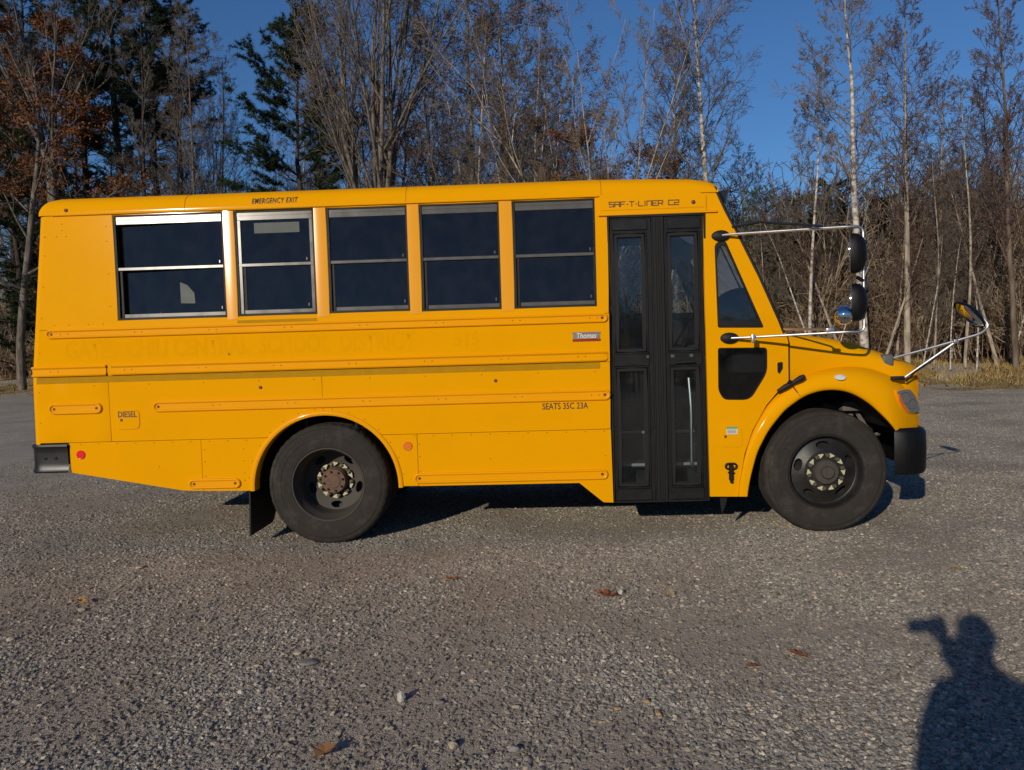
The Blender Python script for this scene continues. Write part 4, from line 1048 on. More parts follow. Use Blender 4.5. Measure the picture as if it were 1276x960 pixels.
# ------------------------------------------------------------------ loose gravel (geometry nodes, uncountable)
def gravel(name, outline_fn, seed, dens_near, dens_far, y0, y1, smin, smax, x_range):
    xs_ = np.linspace(*x_range, 30); ys_ = np.linspace(y0, y1, 30)
    o = link(grid_mesh(name, xs_, ys_, 0.0, M_ST, lambda X, Y: X * 0)); o['kind'] = 'stuff'
    ng = bpy.data.node_groups.new(name + '_nodes', 'GeometryNodeTree')
    ng.interface.new_socket('Geometry', in_out='INPUT', socket_type='NodeSocketGeometry'); ng.interface.new_socket('Geometry', in_out='OUTPUT', socket_type='NodeSocketGeometry')
    N = ng.nodes; L = ng.links; gi = N.new('NodeGroupInput'); go = N.new('NodeGroupOutput')
    pos = N.new('GeometryNodeInputPosition'); sx = N.new('ShaderNodeSeparateXYZ'); L.new(pos.outputs[0], sx.inputs[0])
    mr = N.new('ShaderNodeMapRange'); mr.inputs[1].default_value = y0; mr.inputs[2].default_value = y1; mr.inputs[3].default_value = dens_near; mr.inputs[4].default_value = dens_far
    L.new(sx.outputs[1], mr.inputs[0])
    nz = N.new('ShaderNodeTexNoise'); nz.inputs['Scale'].default_value = .8; nz.inputs['Detail'].default_value = 4; L.new(pos.outputs[0], nz.inputs['Vector'])
    m2 = N.new('ShaderNodeMapRange'); m2.inputs[1].default_value = .42; m2.inputs[2].default_value = .60; m2.inputs[3].default_value = .38; m2.inputs[4].default_value = 1.3; L.new(nz.outputs[0], m2.inputs[0])
    mu = N.new('ShaderNodeMath'); mu.operation = 'MULTIPLY'; L.new(mr.outputs[0], mu.inputs[0]); L.new(m2.outputs[0], mu.inputs[1])
    dp = N.new('GeometryNodeDistributePointsOnFaces'); dp.distribute_method = 'RANDOM'; dp.inputs['Seed'].default_value = seed
    L.new(gi.outputs[0], dp.inputs['Mesh']); L.new(mu.outputs[0], dp.inputs['Density'])
    g2i = N.new('GeometryNodeGeometryToInstance')
    for k in range(5):
        ic = N.new('GeometryNodeMeshIcoSphere'); ic.inputs['Radius'].default_value = .5; ic.inputs['Subdivisions'].default_value = 1 if k < 3 else 2
        sp = N.new('GeometryNodeSetPosition'); L.new(ic.outputs[0], sp.inputs[0])
        pp = N.new('GeometryNodeInputPosition'); no = N.new('ShaderNodeTexNoise'); no.noise_dimensions = '4D'; no.inputs['W'].default_value = k * 7.3 + seed; no.inputs['Scale'].default_value = 2.3
        L.new(pp.outputs[0], no.inputs['Vector'])
        vm_ = N.new('ShaderNodeVectorMath'); vm_.operation = 'SUBTRACT'; vm_.inputs[1].default_value = (.5, .5, .5); L.new(no.outputs['Color'], vm_.inputs[0])
        vs_ = N.new('ShaderNodeVectorMath'); vs_.operation = 'SCALE'; vs_.inputs['Scale'].default_value = 1.25; L.new(vm_.outputs[0], vs_.inputs[0])
        L.new(vs_.outputs[0], sp.inputs['Offset'])
        sm = N.new('GeometryNodeSetMaterial'); sm.inputs['Material'].default_value = M_ST; L.new(sp.outputs[0], sm.inputs[0])
        L.new(sm.outputs[0], g2i.inputs[0])
    ip = N.new('GeometryNodeInstanceOnPoints'); L.new(dp.outputs['Points'], ip.inputs['Points']); L.new(g2i.outputs[0], ip.inputs['Instance']); ip.inputs['Pick Instance'].default_value = True
    rv = N.new('FunctionNodeRandomValue'); rv.data_type = 'FLOAT_VECTOR'; rv.inputs[0].default_value = (-.5, -.5, 0); rv.inputs[1].default_value = (.5, .5, 6.28); L.new(rv.outputs[0], ip.inputs['Rotation'])
    rs = N.new('FunctionNodeRandomValue'); rs.data_type = 'FLOAT'; rs.inputs[2].default_value = 0; rs.inputs[3].default_value = 1; rs.inputs['Seed'].default_value = 5
    pw = N.new('ShaderNodeMath'); pw.operation = 'POWER'; pw.inputs[1].default_value = 3.8; L.new(rs.outputs[1], pw.inputs[0])
    m3 = N.new('ShaderNodeMapRange'); m3.inputs[3].default_value = smin; m3.inputs[4].default_value = smax; L.new(pw.outputs[0], m3.inputs[0])
    rv2 = N.new('FunctionNodeRandomValue'); rv2.data_type = 'FLOAT_VECTOR'; rv2.inputs[0].default_value = (.7, .6, .35); rv2.inputs[1].default_value = (1.3, 1, .75); rv2.inputs['Seed'].default_value = 9
    vs2 = N.new('ShaderNodeVectorMath'); vs2.operation = 'SCALE'; L.new(rv2.outputs[0], vs2.inputs[0]); L.new(m3.outputs[0], vs2.inputs['Scale']); L.new(vs2.outputs[0], ip.inputs['Scale'])
    L.new(ip.outputs[0], go.inputs[0])
    md = o.modifiers.new('scatter', 'NODES'); md.node_group = ng
    return o
def stone_mat(name):
    mt = bpy.data.materials.new(name); mt.use_nodes = True; n = mt.node_tree; L = n.links; p = n.nodes['Principled BSDF']
    p.inputs['Roughness'].default_value = .85; p.inputs['Specular IOR Level'].default_value = .3
    oi = n.nodes.new('ShaderNodeObjectInfo'); cr = n.nodes.new('ShaderNodeValToRGB')
    cols = [(0, (.075, .064, .052)), (.3, (.15, .130, .106)), (.6, (.20, .176, .144)), (.86, (.245, .214, .172)), (.93, (.31, .235, .14)), (.97, (.42, .38, .305)), (1, (.32, .22, .11))]
    while len(cr.color_ramp.elements) < len(cols): cr.color_ramp.elements.new(.5)
    for i, (po, c) in enumerate(cols): cr.color_ramp.elements[i].position = po; cr.color_ramp.elements[i].color = (*c, 1)
    L.new(oi.outputs['Random'], cr.inputs[0])
    tc = n.nodes.new('ShaderNodeTexCoord'); nz = n.nodes.new('ShaderNodeTexNoise'); nz.inputs['Scale'].default_value = 3; nz.inputs['Detail'].default_value = 5; L.new(tc.outputs['Object'], nz.inputs['Vector'])
    mx = n.nodes.new('ShaderNodeMix'); mx.data_type = 'RGBA'; mx.blend_type = 'MULTIPLY'; mx.inputs[0].default_value = .6
    L.new(cr.outputs[0], mx.inputs[6]); L.new(nz.outputs['Color'], mx.inputs[7])
    hs = n.nodes.new('ShaderNodeHueSaturation'); hs.inputs['Saturation'].default_value = .75; hs.inputs['Value'].default_value = 2.05; hs.inputs['Saturation'].default_value = .85; L.new(mx.outputs[2], hs.inputs['Color'])
    geo = n.nodes.new('ShaderNodeNewGeometry'); nz2 = n.nodes.new('ShaderNodeTexNoise'); nz2.inputs['Scale'].default_value = .8; nz2.inputs['Detail'].default_value = 4; L.new(geo.outputs['Position'], nz2.inputs['Vector'])
    r2_ = n.nodes.new('ShaderNodeMapRange'); r2_.inputs[1].default_value = .56; r2_.inputs[2].default_value = .40; r2_.inputs[4].default_value = .45; L.new(nz2.outputs[0], r2_.inputs[0])
    m2_ = n.nodes.new('ShaderNodeMix'); m2_.data_type = 'RGBA'; m2_.inputs[7].default_value = (.16, .128, .095, 1); L.new(r2_.outputs[0], m2_.inputs[0]); L.new(hs.outputs[0], m2_.inputs[6])
    L.new(m2_.outputs[2], p.inputs['Base Color']); return mt
M_ST = stone_mat('gravel_stone')
gravel('gravel', None, 1, 15000, 8000, -4.2, -1.0, .005, .031, (-3.6, 4.6))
gravel('gravel', None, 2, 7800, 3000, -1.0, 3.4, .006, .029, (-6.5, 7.5))
gravel('gravel', None, 3, 2200, 600, 3.4, 15.0, .008, .028, (-8, 17))

# ------------------------------------------------------------------ trees
def bark(name, a, b, scale=(6, 6, 1.2), bands=None):
    mt = bpy.data.materials.new(name); mt.use_nodes = True; n = mt.node_tree; L = n.links; p = n.nodes['Principled BSDF']
    p.inputs['Roughness'].default_value = .9; p.inputs['Specular IOR Level'].default_value = .15
    tc = n.nodes.new('ShaderNodeTexCoord'); mp = n.nodes.new('ShaderNodeMapping'); mp.inputs['Scale'].default_value = scale; L.new(tc.outputs['Object'], mp.inputs[0])
    nz = n.nodes.new('ShaderNodeTexNoise'); nz.inputs['Scale'].default_value = 1.5; nz.inputs['Detail'].default_value = 6; L.new(mp.outputs[0], nz.inputs['Vector'])
    cr = n.nodes.new('ShaderNodeValToRGB'); cr.color_ramp.elements[0].color = (*a, 1); cr.color_ramp.elements[1].color = (*b, 1)
    cr.color_ramp.elements[0].position = .35; cr.color_ramp.elements[1].position = .62
    L.new(nz.outputs['Fac'], cr.inputs[0]); L.new(cr.outputs[0], p.inputs['Base Color']); return mt
B = {'grey': bark('bark_grey', (.075, .063, .052), (.20, .168, .135)), 'dark': bark('bark_dark', (.022, .018, .015), (.07, .055, .045)),
     'birch': bark('bark_birch', (.17, .14, .115), (.60, .54, .46), (3, 3, 5)), 'brown': bark('bark_brown', (.085, .06, .045), (.19, .145, .105)),
     'tan': bark('bark_tan', (.20, .16, .12), (.44, .37, .285)),
     'twig': bark('twig_grey', (.09, .072, .058), (.19, .155, .125)), 'twigred': bark('twig_red', (.085, .052, .040), (.17, .115, .09)), 'twigtan': bark('twig_tan', (.13, .095, .066), (.27, .205, .145)),
     'brush': bark('brush_brown', (.12, .080, .050), (.31, .22, .14), (1.5, 1.5, 1.5)), 'brushtan': bark('brush_tan', (.20, .155, .105), (.46, .37, .26), (1.2, 1.2, 1.2)), 'farbrush': bark('far_brush', (.10, .072, .048), (.21, .155, .105), (.6, .6, .6))}
def leafmat(name, a, b, sc_=3.):
    mt = bark(name, a, b, (sc_, sc_, sc_)); mt.node_tree.nodes['Principled BSDF'].inputs['Roughness'].default_value = .65; return mt
B['needle'] = leafmat('pine_needles', (.010, .020, .009), (.038, .055, .022)); B['rust'] = leafmat('rust_leaves', (.095, .034, .013), (.235, .088, .03))
B['brownleaf'] = leafmat('brown_leaves', (.065, .034, .022), (.16, .085, .05)); B['greenish'] = leafmat('young_conifer_needles', (.03, .055, .03), (.09, .125, .065))

def tubes(polys, sides):
    """polys: list of (pts, radii) -> V, quads; batched by length"""
    by = {}
    for p, r in polys: by.setdefault(len(p), []).append((p, r))
    Vs, Qs, base = [], [], 0
    for n, L_ in by.items():
        P = np.array([a for a, _ in L_], float); Rr = np.array([b for _, b in L_], float); m_ = len(L_)
        T = np.empty_like(P); T[:, 1:-1] = P[:, 2:] - P[:, :-2]; T[:, 0] = P[:, 1] - P[:, 0]; T[:, -1] = P[:, -1] - P[:, -2]
        T /= np.linalg.norm(T, axis=-1, keepdims=True) + 1e-9
        ref = np.where(np.abs(T[:, :1, 2:]) < .8, np.array([0, 0, 1.]), np.array([1., 0, 0])); ref = np.broadcast_to(ref, T.shape)
        U = np.cross(T, ref); U /= np.linalg.norm(U, axis=-1, keepdims=True) + 1e-9; W_ = np.cross(T, U)
        a = 2 * pi * np.arange(sides) / sides
        V = P[:, :, None] + Rr[:, :, None, None] * (U[:, :, None] * np.cos(a)[None, None, :, None] + W_[:, :, None] * np.sin(a)[None, None, :, None])
        idx = base + np.arange(m_ * n * sides).reshape(m_, n, sides); A = idx[:, :-1]; Bq = idx[:, 1:]
        Q = np.stack([A, np.roll(A, -1, 2), np.roll(Bq, -1, 2), Bq], -1).reshape(-1, 4)
        Vs.append(V.reshape(-1, 3)); Qs.append(Q); base += m_ * n * sides
    return (np.concatenate(Vs), np.concatenate(Qs)) if Vs else (np.zeros((0, 3)), np.zeros((0, 4), int))
def nrm(v): return v / (np.linalg.norm(v) + 1e-9)
def perp_dir(d, ang, az):
    ref = np.array([0, 0, 1.]) if abs(d[2]) < .9 else np.array([1., 0, 0]); u = nrm(np.cross(d, ref)); v = np.cross(d, u)
    return nrm(d * cos(ang) + (u * cos(az) + v * sin(az)) * sin(ang))
class Gen:
    def __init__(s, seed): s.r = np.random.default_rng(seed); s.L = [[], [], [], [], [], []]; s.tips = []
    def branch(s, p, d, L, r, lvl, S, rend=.3):
        n = S['n'][lvl]; pts = [p]; rad = [r]; wob = S['wob'][lvl]; up = S['up'][lvl]; st = L / (n - 1)
        for i in range(1, n):
            d = nrm(d + s.r.normal(0, wob, 3) + np.array([0, 0, up])); p = p + d * st; pts.append(p); rad.append(max(S['rmin'], r * (1 - (1 - rend) * i / (n - 1))))
        s.L[lvl].append((pts, rad))
        if lvl >= S['max']: s.tips.append((pts[-1], d)); return
        k = S['kids'][lvl]; k = max(1, int(k * s.r.uniform(.75, 1.25)))
        t0 = S['t0'][lvl]
        for j in range(k):
            t = t0 + (1 - t0) * ((j + s.r.uniform(0, 1)) / k); f = t * (n - 1); i = min(n - 2, int(f)); q = pts[i] + (pts[i + 1] - pts[i]) * (f - i)
            dd = nrm(pts[i + 1] - pts[i]); a = R(S['ang'][lvl]) * s.r.uniform(.7, 1.3)
            shape = S['shape'](t) if lvl == 0 else (1.1 - .55 * t)
            s.branch(q, perp_dir(dd, a, s.r.uniform(0, 2 * pi) if lvl != 0 else j * 2.4 + s.r.uniform(-.5, .5)), L * S['len'][lvl] * shape * s.r.uniform(.65, 1.25), max(S['rmin'], rad[i] * S['rk'][lvl] * (1 if lvl else .6 + .4 * shape)), lvl + 1, S)
def leaves_np(r, tips, per, size, spread):
    P = np.array([t[0] for t in tips]); P = np.repeat(P, per, 0) + r.normal(0, spread, (len(P) * per, 3)); n = len(P)
    a = r.normal(size=(n, 3)); a /= np.linalg.norm(a, axis=1, keepdims=True); b = np.cross(a, r.normal(size=(n, 3))); b /= np.linalg.norm(b, axis=1, keepdims=True)
    sz = size * r.uniform(.6, 1.3, (n, 1)); V = np.stack([P - a * sz, P - b * sz * .45 + np.cross(a, b) * sz * .2, P + a * sz, P + b * sz * .45], 1).reshape(-1, 3)
    return V, np.arange(n * 4).reshape(-1, 4)
def build_tree(name, gen, barkm, twigm, split=1, leaf=None, ident=0):
    """returns an Empty root with children trunk, crown (and leaves)"""
    root = empty(name, (0, 0, 0))
    def mk(nm, levels, sides, mt):
        V, Q, b = [], [], 0
        for l, sd_ in zip(levels, sides):
            if gen.L[l]:
                v, q = tubes(gen.L[l], sd_); V.append(v); Q.append(q + b); b += len(v)
        if not V: return
        me = np_mesh(nm, np.concatenate(V), np.concatenate(Q)); me.materials.append(mt); me.polygons.foreach_set('use_smooth', [True] * len(me.polygons))
        link(bpy.data.objects.new(nm, me), root)
    mk('trunk', range(0, split + 1), (9, 6, 4), barkm); mk('branches', range(split + 1, 6), (4, 3, 3, 3, 3), twigm)
    if leaf:
        V, Q = leaf[0]; me = np_mesh('foliage', V, Q); me.materials.append(leaf[1]); link(bpy.data.objects.new('foliage', me), root)
    return root
def spec(**k):
    S = dict(n=(14, 6, 4, 2, 2), wob=(.03, .08, .10, .08, .06), up=(.07, .10, .08, .06, .04), kids=(20, 8, 7, 6, 0), t0=(.3, .2, .2, .1, 0), ang=(50, 42, 42, 45, 45), len=(.34, .42, .42, .5, .5),
             rk=(.42, .5, .5, .6, .6), rmin=.006, max=4, shape=lambda t: 1.15 - .8 * t)
    S.update(k); return S
def deciduous(seed, H, r0, S, lean=(0, 0)):
    g_ = Gen(seed); g_.branch(np.array([0, 0, -.3]), nrm(np.array([lean[0], lean[1], 1.])), H, r0, 0, S, rend=.12); return g_
def spreader(seed, H, r0, S, forks, fh=.22, sp=.38):
    g_ = Gen(seed); h0 = H * fh; g_.L[0].append(([np.array([0, 0, -.3]), np.array([.02, 0, h0 * .5]), np.array([0, .02, h0])], [r0 * 1.15, r0, r0 * .95]))
    for k in range(forks):
        a = 2 * pi * k / forks + g_.r.uniform(-.5, .5); t = sp * g_.r.uniform(.35, 1.2)
        g_.branch(np.array([0, 0, h0 * g_.r.uniform(.8, 1)]), nrm(np.array([cos(a) * t, sin(a) * t, 1])), (H - h0) * g_.r.uniform(.8, 1.05), r0 * g_.r.uniform(.38, .58), 0, S, rend=.10)
    return g_
def pine(seed, H, r0, bare=.25, blen=3.6, tuft=9, ln=.17, whorls=24, lean=(0, 0), mt=None):
    r = np.random.default_rng(seed); g_ = Gen(seed); pts = [np.array([lean[0] * t * t * H, lean[1] * t * H, H * t - .3]) + (r.normal(0, .06, 3) if 0 < t < 1 else 0) for t in np.linspace(0, 1, 14)]
    g_.L[0].append((pts, [r0 * (1 - .93 * t) for t in np.linspace(0, 1, 14)])); tp, td = [], []
    for w_ in range(whorls):
        t = bare * .45 + (1 - bare * .45) * (w_ + r.uniform(0, .8)) / whorls; z = H * t; live = t > bare
        for k in range(r.integers(3, 6)):
            a = r.uniform(0, 2 * pi); L_ = blen * (1.08 - t) ** .6 * r.uniform(.45, 1.25) * (1 if live else .75)
            p = np.array([np.interp(z, [q[2] for q in pts], [q[0] for q in pts]), np.interp(z, [q[2] for q in pts], [q[1] for q in pts]), z]); d = nrm(np.array([cos(a), sin(a), .10 + .5 * t])); bp = [p]
            for i in range(5): d = nrm(d + r.normal(0, .10, 3) + np.array([0, 0, .04])); p = p + d * L_ / 5; bp.append(p)
            g_.L[1].append((bp, [max(.008, .045 * (1 - t * .6) * (1 - .8 * i / 5)) for i in range(6)]))
            for j in range(int(L_ * (6.5 if live else 2.2))):
                f = r.uniform(.25, 1) * 5; i = min(4, int(f)); q = bp[i] + (bp[i + 1] - bp[i]) * (f - i); dd = perp_dir(nrm(bp[i + 1] - bp[i]), R(r.uniform(25, 65)), r.uniform(0, 2 * pi)); dd[2] = dd[2] * .35 + .12
                l2 = r.uniform(.3, .9); sp_ = [q, q + dd * l2 * .5, q + dd * l2 + np.array([0, 0, .04])]; g_.L[2].append((sp_, [.008, .007, .006]))
                if live or r.uniform() < .12:
                    for e in np.linspace(.3, 1, 5): tp.append(q + dd * l2 * e + r.normal(0, .03, 3)); td.append(dd)
    P = np.repeat(np.array(tp), tuft, 0); Dd = np.repeat(np.array(td), tuft, 0); n = len(P)
    dr = Dd * .7 + r.normal(0, .75, (n, 3)); dr /= np.linalg.norm(dr, axis=1, keepdims=True); sd_ = np.cross(dr, r.normal(size=(n, 3))); sd_ /= np.linalg.norm(sd_, axis=1, keepdims=True)
    l_ = ln * r.uniform(.6, 1.3, (n, 1)); V = np.stack([P - sd_ * .013, P + sd_ * .013, P + dr * l_], 1).reshape(-1, 3)
    g_.leaf = (V, np.arange(n * 3).reshape(-1, 3)); return g_
def build_pine(name, g_, mt):
    root = build_tree(name, g_, B['dark'], B['dark'], split=1)
    V, T = g_.leaf; me = np_mesh('foliage', V, None, T); me.materials.append(mt); link(bpy.data.objects.new('foliage', me), root); return root

def ray_xy(px, o):
    t = tan(math.atan((px - 638) / 957) + YAW); o = o + 2.2 + .2 * min(1, max(0, (px - 500) / 400)); Y = (18.7 + o - 1.806 * t) / (1 + .2956 * t); X = t * (Y + 6.11)
    return X, Y
def put(root, px, o, label, cat='tree', rz=None, s=1., group=None):
    X, Y = ray_xy(px, o); root.location = (X, Y, float(height(X, Y)) - .05); root.rotation_euler = (0, 0, random.uniform(0, 6.28) if rz is None else rz); root.scale = (s, s, s)
    tag(root, label, cat, group); return root
SB = spec(t0=(.38, .2, .2, .1, 0), kids=(30, 8, 6, 5, 0), ang=(46, 40, 42, 45, 45), len=(.25, .45, .5, .6, .7), wob=(.018, .08, .10, .08, .06), up=(.14, .10, .08, .06, .04), rmin=.0058)       # birch-like
ST = spec(t0=(.35, .2, .2, .1, 0), kids=(24, 8, 6, 6, 0), ang=(42, 40, 42, 45, 45), len=(.20, .45, .5, .6, .7), rmin=.0058)
SM = spec(n=(10, 7, 5, 2, 2), t0=(.15, .2, .2, .1, 0), kids=(8, 7, 7, 6, 0), ang=(25, 32, 36, 38, 40), len=(.50, .42, .40, .45, .5), rk=(.6, .5, .5, .6, .6), wob=(.04, .06, .09, .08, .06), up=(.03, .06, .06, .05, 0), rmin=.0075, shape=lambda t: 1.15 - .6 * t)
SO = spec(t0=(.28, .2, .2, .1, 0), kids=(20, 8, 6, 5, 0), ang=(62, 48, 45, 45, 45), len=(.36, .45, .45, .5, .5), wob=(.05, .14, .16, .12, .1), up=(.03, .05, .03, 0, 0), rmin=.007)
def mk_birch(seed, H, r0, S=SB, bk='birch', tw='twig', nm='birch_tree', lean=(0, 0), split=0): return build_tree(nm, deciduous(seed, H, r0, S, lean), B[bk], B[tw], split)
def mk_spread(seed, H, r0, forks, bk='grey', tw='twig', fh=.22, sp=.38, nm='maple_tree', split=1): return build_tree(nm, spreader(seed, H, r0, SM, forks, fh, sp), B[bk], B[tw], split)
def mk_oak(seed, H, r0, leafm, per=3, size=.085, frac=1., nm='oak_tree', bk='grey'):
    g_ = deciduous(seed, H, r0, SO); r = np.random.default_rng(seed); tips = [t for t in g_.tips if r.uniform() < frac]
    return build_tree(nm, g_, B[bk], B['twig'], 1, (leaves_np(r, tips, per, size, .12), B[leafm]))

T = {}
T['spread1'] = mk_spread(21, 20.5, .25, 5, fh=.52, sp=.42); T['spread2'] = mk_spread(22, 20, .27, 9, fh=.16, sp=.36); T['spread3'] = mk_spread(23, 12.5, .13, 6, fh=.10, sp=.5, bk='tan', tw='twigtan')
T['birch1'] = mk_birch(31, 15.5, .15); T['birch2'] = mk_birch(32, 13.2, .15, spec(t0=(.45, .2, .2, .1, 0), kids=(24, 8, 6, 5, 0), ang=(52, 42, 42, 45, 45), len=(.28, .45, .5, .6, .7), wob=(.032, .10, .13, .10, .06), up=(.12, .08, .06, .05, .03), rmin=.0058), tw='twigtan', lean=(.004, 0))
T['birch3'] = mk_birch(33, 11.0, .07, ST, 'birch', 'twig'); T['aspen1'] = mk_birch(34, 12, .12, SB, 'tan', 'twigred', 'aspen_tree'); T['thin1'] = mk_birch(35, 14, .085, ST, 'tan', 'twig', 'bare_tree')
T['thin2'] = mk_birch(36, 18, .13, ST, 'dark', 'twig', 'bare_tree'); T['thin3'] = mk_birch(37, 16.5, .12, SB, 'brown', 'twig', 'bare_tree')
T['red1'] = mk_birch(38, 12.5, .10, spec(t0=(.25, .1, .1, .1, 0), kids=(34, 8, 6, 5, 0), ang=(36, 36, 38, 40, 45), len=(.19, .45, .5, .6, .7), rmin=.0058), 'brown', 'twigred', 'bare_tree')
T['oak1'] = mk_oak(41, 17, .20, 'rust', 5, .080, .9); T['oak2'] = mk_oak(42, 18, .19, 'brownleaf', 2, .062, .7); T['oak3'] = mk_oak(43, 9.5, .12, 'rust', 2, .065, .7)
T['pine1'] = build_pine('pine_tree', pine(51, 23, .33, .46, 4.6, 17, .19, 30), B['needle']); T['pine2'] = build_pine('pine_tree', pine(52, 15.8, .22, .06, 5.0, 20, .19, 28, lean=(.004, 0)), B['needle'])
T['pine3'] = build_pine('pine_tree', pine(53, 24, .30, .55, 4.2, 17, .19, whorls=32), B['needle']); T['fir'] = build_pine('conifer_tree', pine(54, 6.5, .09, .08, 1.5, 8, .13, 22), B['greenish'])
used = set()
def tr(key, px, o, label, s=1., rz=None, cat='tree', group=None):
    root = T[key] if key not in used else copy_tree(T[key]); used.add(key); return put(root, px, o, label, cat, rz, s, group)
# (label, where) for every tree one can point to, left to right
tr('oak1', 28, .2, 'oak full of rust brown leaves at the left edge, in front of dark pines')
tr('spread1', 80, 2.0, 'tall grey tree with a forking sunlit trunk rising behind the rear corner of the roof', rz=.6)
tr('pine1', -12, 6, 'dark pine cut by the left edge behind the rust leaved oak')
tr('pine3', 52, 7, 'dark pine between the rust leaved oak and the forking grey tree')
tr('pine3', 122, 8.5, 'dark pine just right of the forking grey tree, farther back', s=.96)
tr('pine1', 163, 6, 'thick trunked dark pine above the empty rear panel of the bus')
tr('thin2', 193, 4.5, 'dark straight bare trunk right of the thick pine, above the first window')
tr('pine3', 208, 9, 'thin crowned dark pine behind the dark bare trunks', s=.93)
tr('thin2', 228, 5.5, 'slender dark bare tree left of the blue sky gap', s=.9)
tr('thin3', 252, 4, 'crooked dark bare tree over the right half of the first window')
tr('thin2', 284, 6, 'lone thin dark trunk standing in the blue sky gap', s=.86)
tr('pine2', 384, 4.5, 'ragged white pine with drooping tiers behind the emergency exit sign')
tr('thin3', 405, 7, 'bare grey tree with its trunk touching the right side of the ragged pine')
tr('thin3', 442, 6, 'dark bare tree just left of the broad many stemmed tree', s=.95)
tr('spread2', 477, 2.5, 'broad many stemmed bare tree fanning out above the third window', rz=.3)
tr('thin1', 540, 6, 'tall bare tree with a mottled trunk right of the broad many stemmed tree', s=1.25)
tr('oak2', 577, 5.5, 'tall oak with withered brown leaves high in its crown, left of the pale stems')
tr('thin1', 611, 2.5, 'leftmost of the pale slender stems above the fourth window')
tr('oak2', 655, 8, 'brown leaved oak behind the cluster of pale slender stems')
tr('thin1', 641, 3, 'pale slender stem forking low beside its leaning neighbour', s=1.05)
tr('birch3', 650, 2, 'whitish stem at the centre of the pale cluster', s=1.05)
tr('thin1', 676, 2.2, 'pale stem at the right of the cluster above the fifth window', s=.95)
tr('birch3', 692, 3.2, 'thin pale stem set apart to the right of the pale cluster')
tr('oak2', 712, 9, 'oak with a rounded brown crown against the blue sky', s=.74)
tr('spread3', 745, 2, 'low tan tree with stems leaning right, above the door', rz=1.)
tr('oak3', 748, 3.0, 'low oak with russet leaves among the leaning tan stems', s=.95)
tr('oak3', 800, 3.2, 'low russet leaved oak above the door header', s=.86)
tr('aspen1', 845, 4.5, 'brownish bare tree left of the tall white birch', s=1.08)
tr('birch1', 892, 2.8, 'tall white birch rising behind the windshield top', rz=.2)
tr('fir', 956, 5, 'small bluish green conifer just right of the tall white birch')
tr('birch3', 1009, 1.8, 'slim white birch between the two tall birches')
tr('birch2', 1080, 1.2, 'big pale birch with a spreading twisted crown above the mirror heads', rz=2.)
tr('aspen1', 1132, 2.2, 'crooked trunked birch with a reddish crown right of the big spreading birch', s=.98)
tr('aspen1', 1172, 6.5, 'reddish crowned tree behind the crooked trunked birch', s=.85)
tr('thin1', 1203, 2.0, 'pale slender leaning tree above the nose mirror', s=.66)
tr('red1', 1232, 7, 'hazy reddish tree left of the right edge', s=.82)
tr('red1', 1268, 1.5, 'tall reddish twiggy tree at the right edge')
for px, o, k, sc_, lb in ((598, 4.2, 'birch3', 1.1, 'thin pale stem left of the main pale cluster, farther back'), (625, 3.4, 'birch3', 1.15, 'whitish stem between the leftmost pale stem and the low forking one'), (662, 2.8, 'birch3', 1.1, 'whitish stem just right of the middle of the pale cluster'),
        (684, 4.4, 'thin1', .9, 'pale stem between the right stem of the cluster and the one set apart'), (706, 2.6, 'birch3', .85, 'pale stem standing above the right end of the fifth window'), (728, 4.0, 'thin1', .66, 'pale stem close left of the low leaning tan tree'),
        (1004, 9.0, 'pine2', .42, 'dark green conifer in the brush left of the big spreading birch'), (1040, 10.5, 'pine2', .46, 'dark green conifer behind the trunk of the big spreading birch'), (1100, 9.5, 'pine2', .40, 'low dark conifer right of the big spreading birch'), (30, 4.5, 'pine2', 1.0, 'full dark pine low at the left edge beside the rust leaved oak'), (108, 8.5, 'pine2', .72, 'full dark pine behind the rear roof corner')):
    tr(k, px, o, lb, sc_)
# thin saplings that look alike in the brush
SAP = [T['thin1'], T['birch3'], T['aspen1']]
for px, o, s, wh in ((925, 1.5, .42, 'just right of the sloping windshield edge'), (948, 2.5, .5, 'below the small conifer'), (972, 1.2, .46, 'left of the slim white birch, nearest the lot'), (985, 3, .6, 'close behind the slim white birch'), (1000, 3.2, .52, 'touching the slim white birch'),
        (1022, 2, .58, 'just right of the slim white birch'), (1038, 1.4, .42, 'left of the mirror heads'), (1055, 3, .55, 'behind the convex mirror'), (1100, 1.6, .45, 'right of the mirror heads, above the hood'), (1118, 3, .5, 'left of the crooked trunked birch'), (1150, 1.3, .4, 'right of the crooked trunked birch, nearest the lot'),
        (1165, 2.6, .5, 'left of the nose mirror'), (1185, 1.4, .42, 'behind the nose mirror arm'), (1218, 1.2, .5, 'behind the nose mirror head'), (1244, 2.4, .55, 'right of the nose mirror'), (1262, 3.1, .5, 'at the right edge of the picture'), (860, 2.4, .6, 'above the marker lamp of the door header'), (820, 2.6, .62, 'above the middle of the door'), (775, 3.4, .6, 'above the left door leaf')):
    c = copy_tree(random.choice(SAP)); c.name = 'sapling'
    put(c, px, o, 'thin bare sapling in the brush ' + wh, 'sapling', None, s, 'saplings in the brush'); c.rotation_euler = (random.gauss(0, .2), random.gauss(0, .34), c.rotation_euler.z)
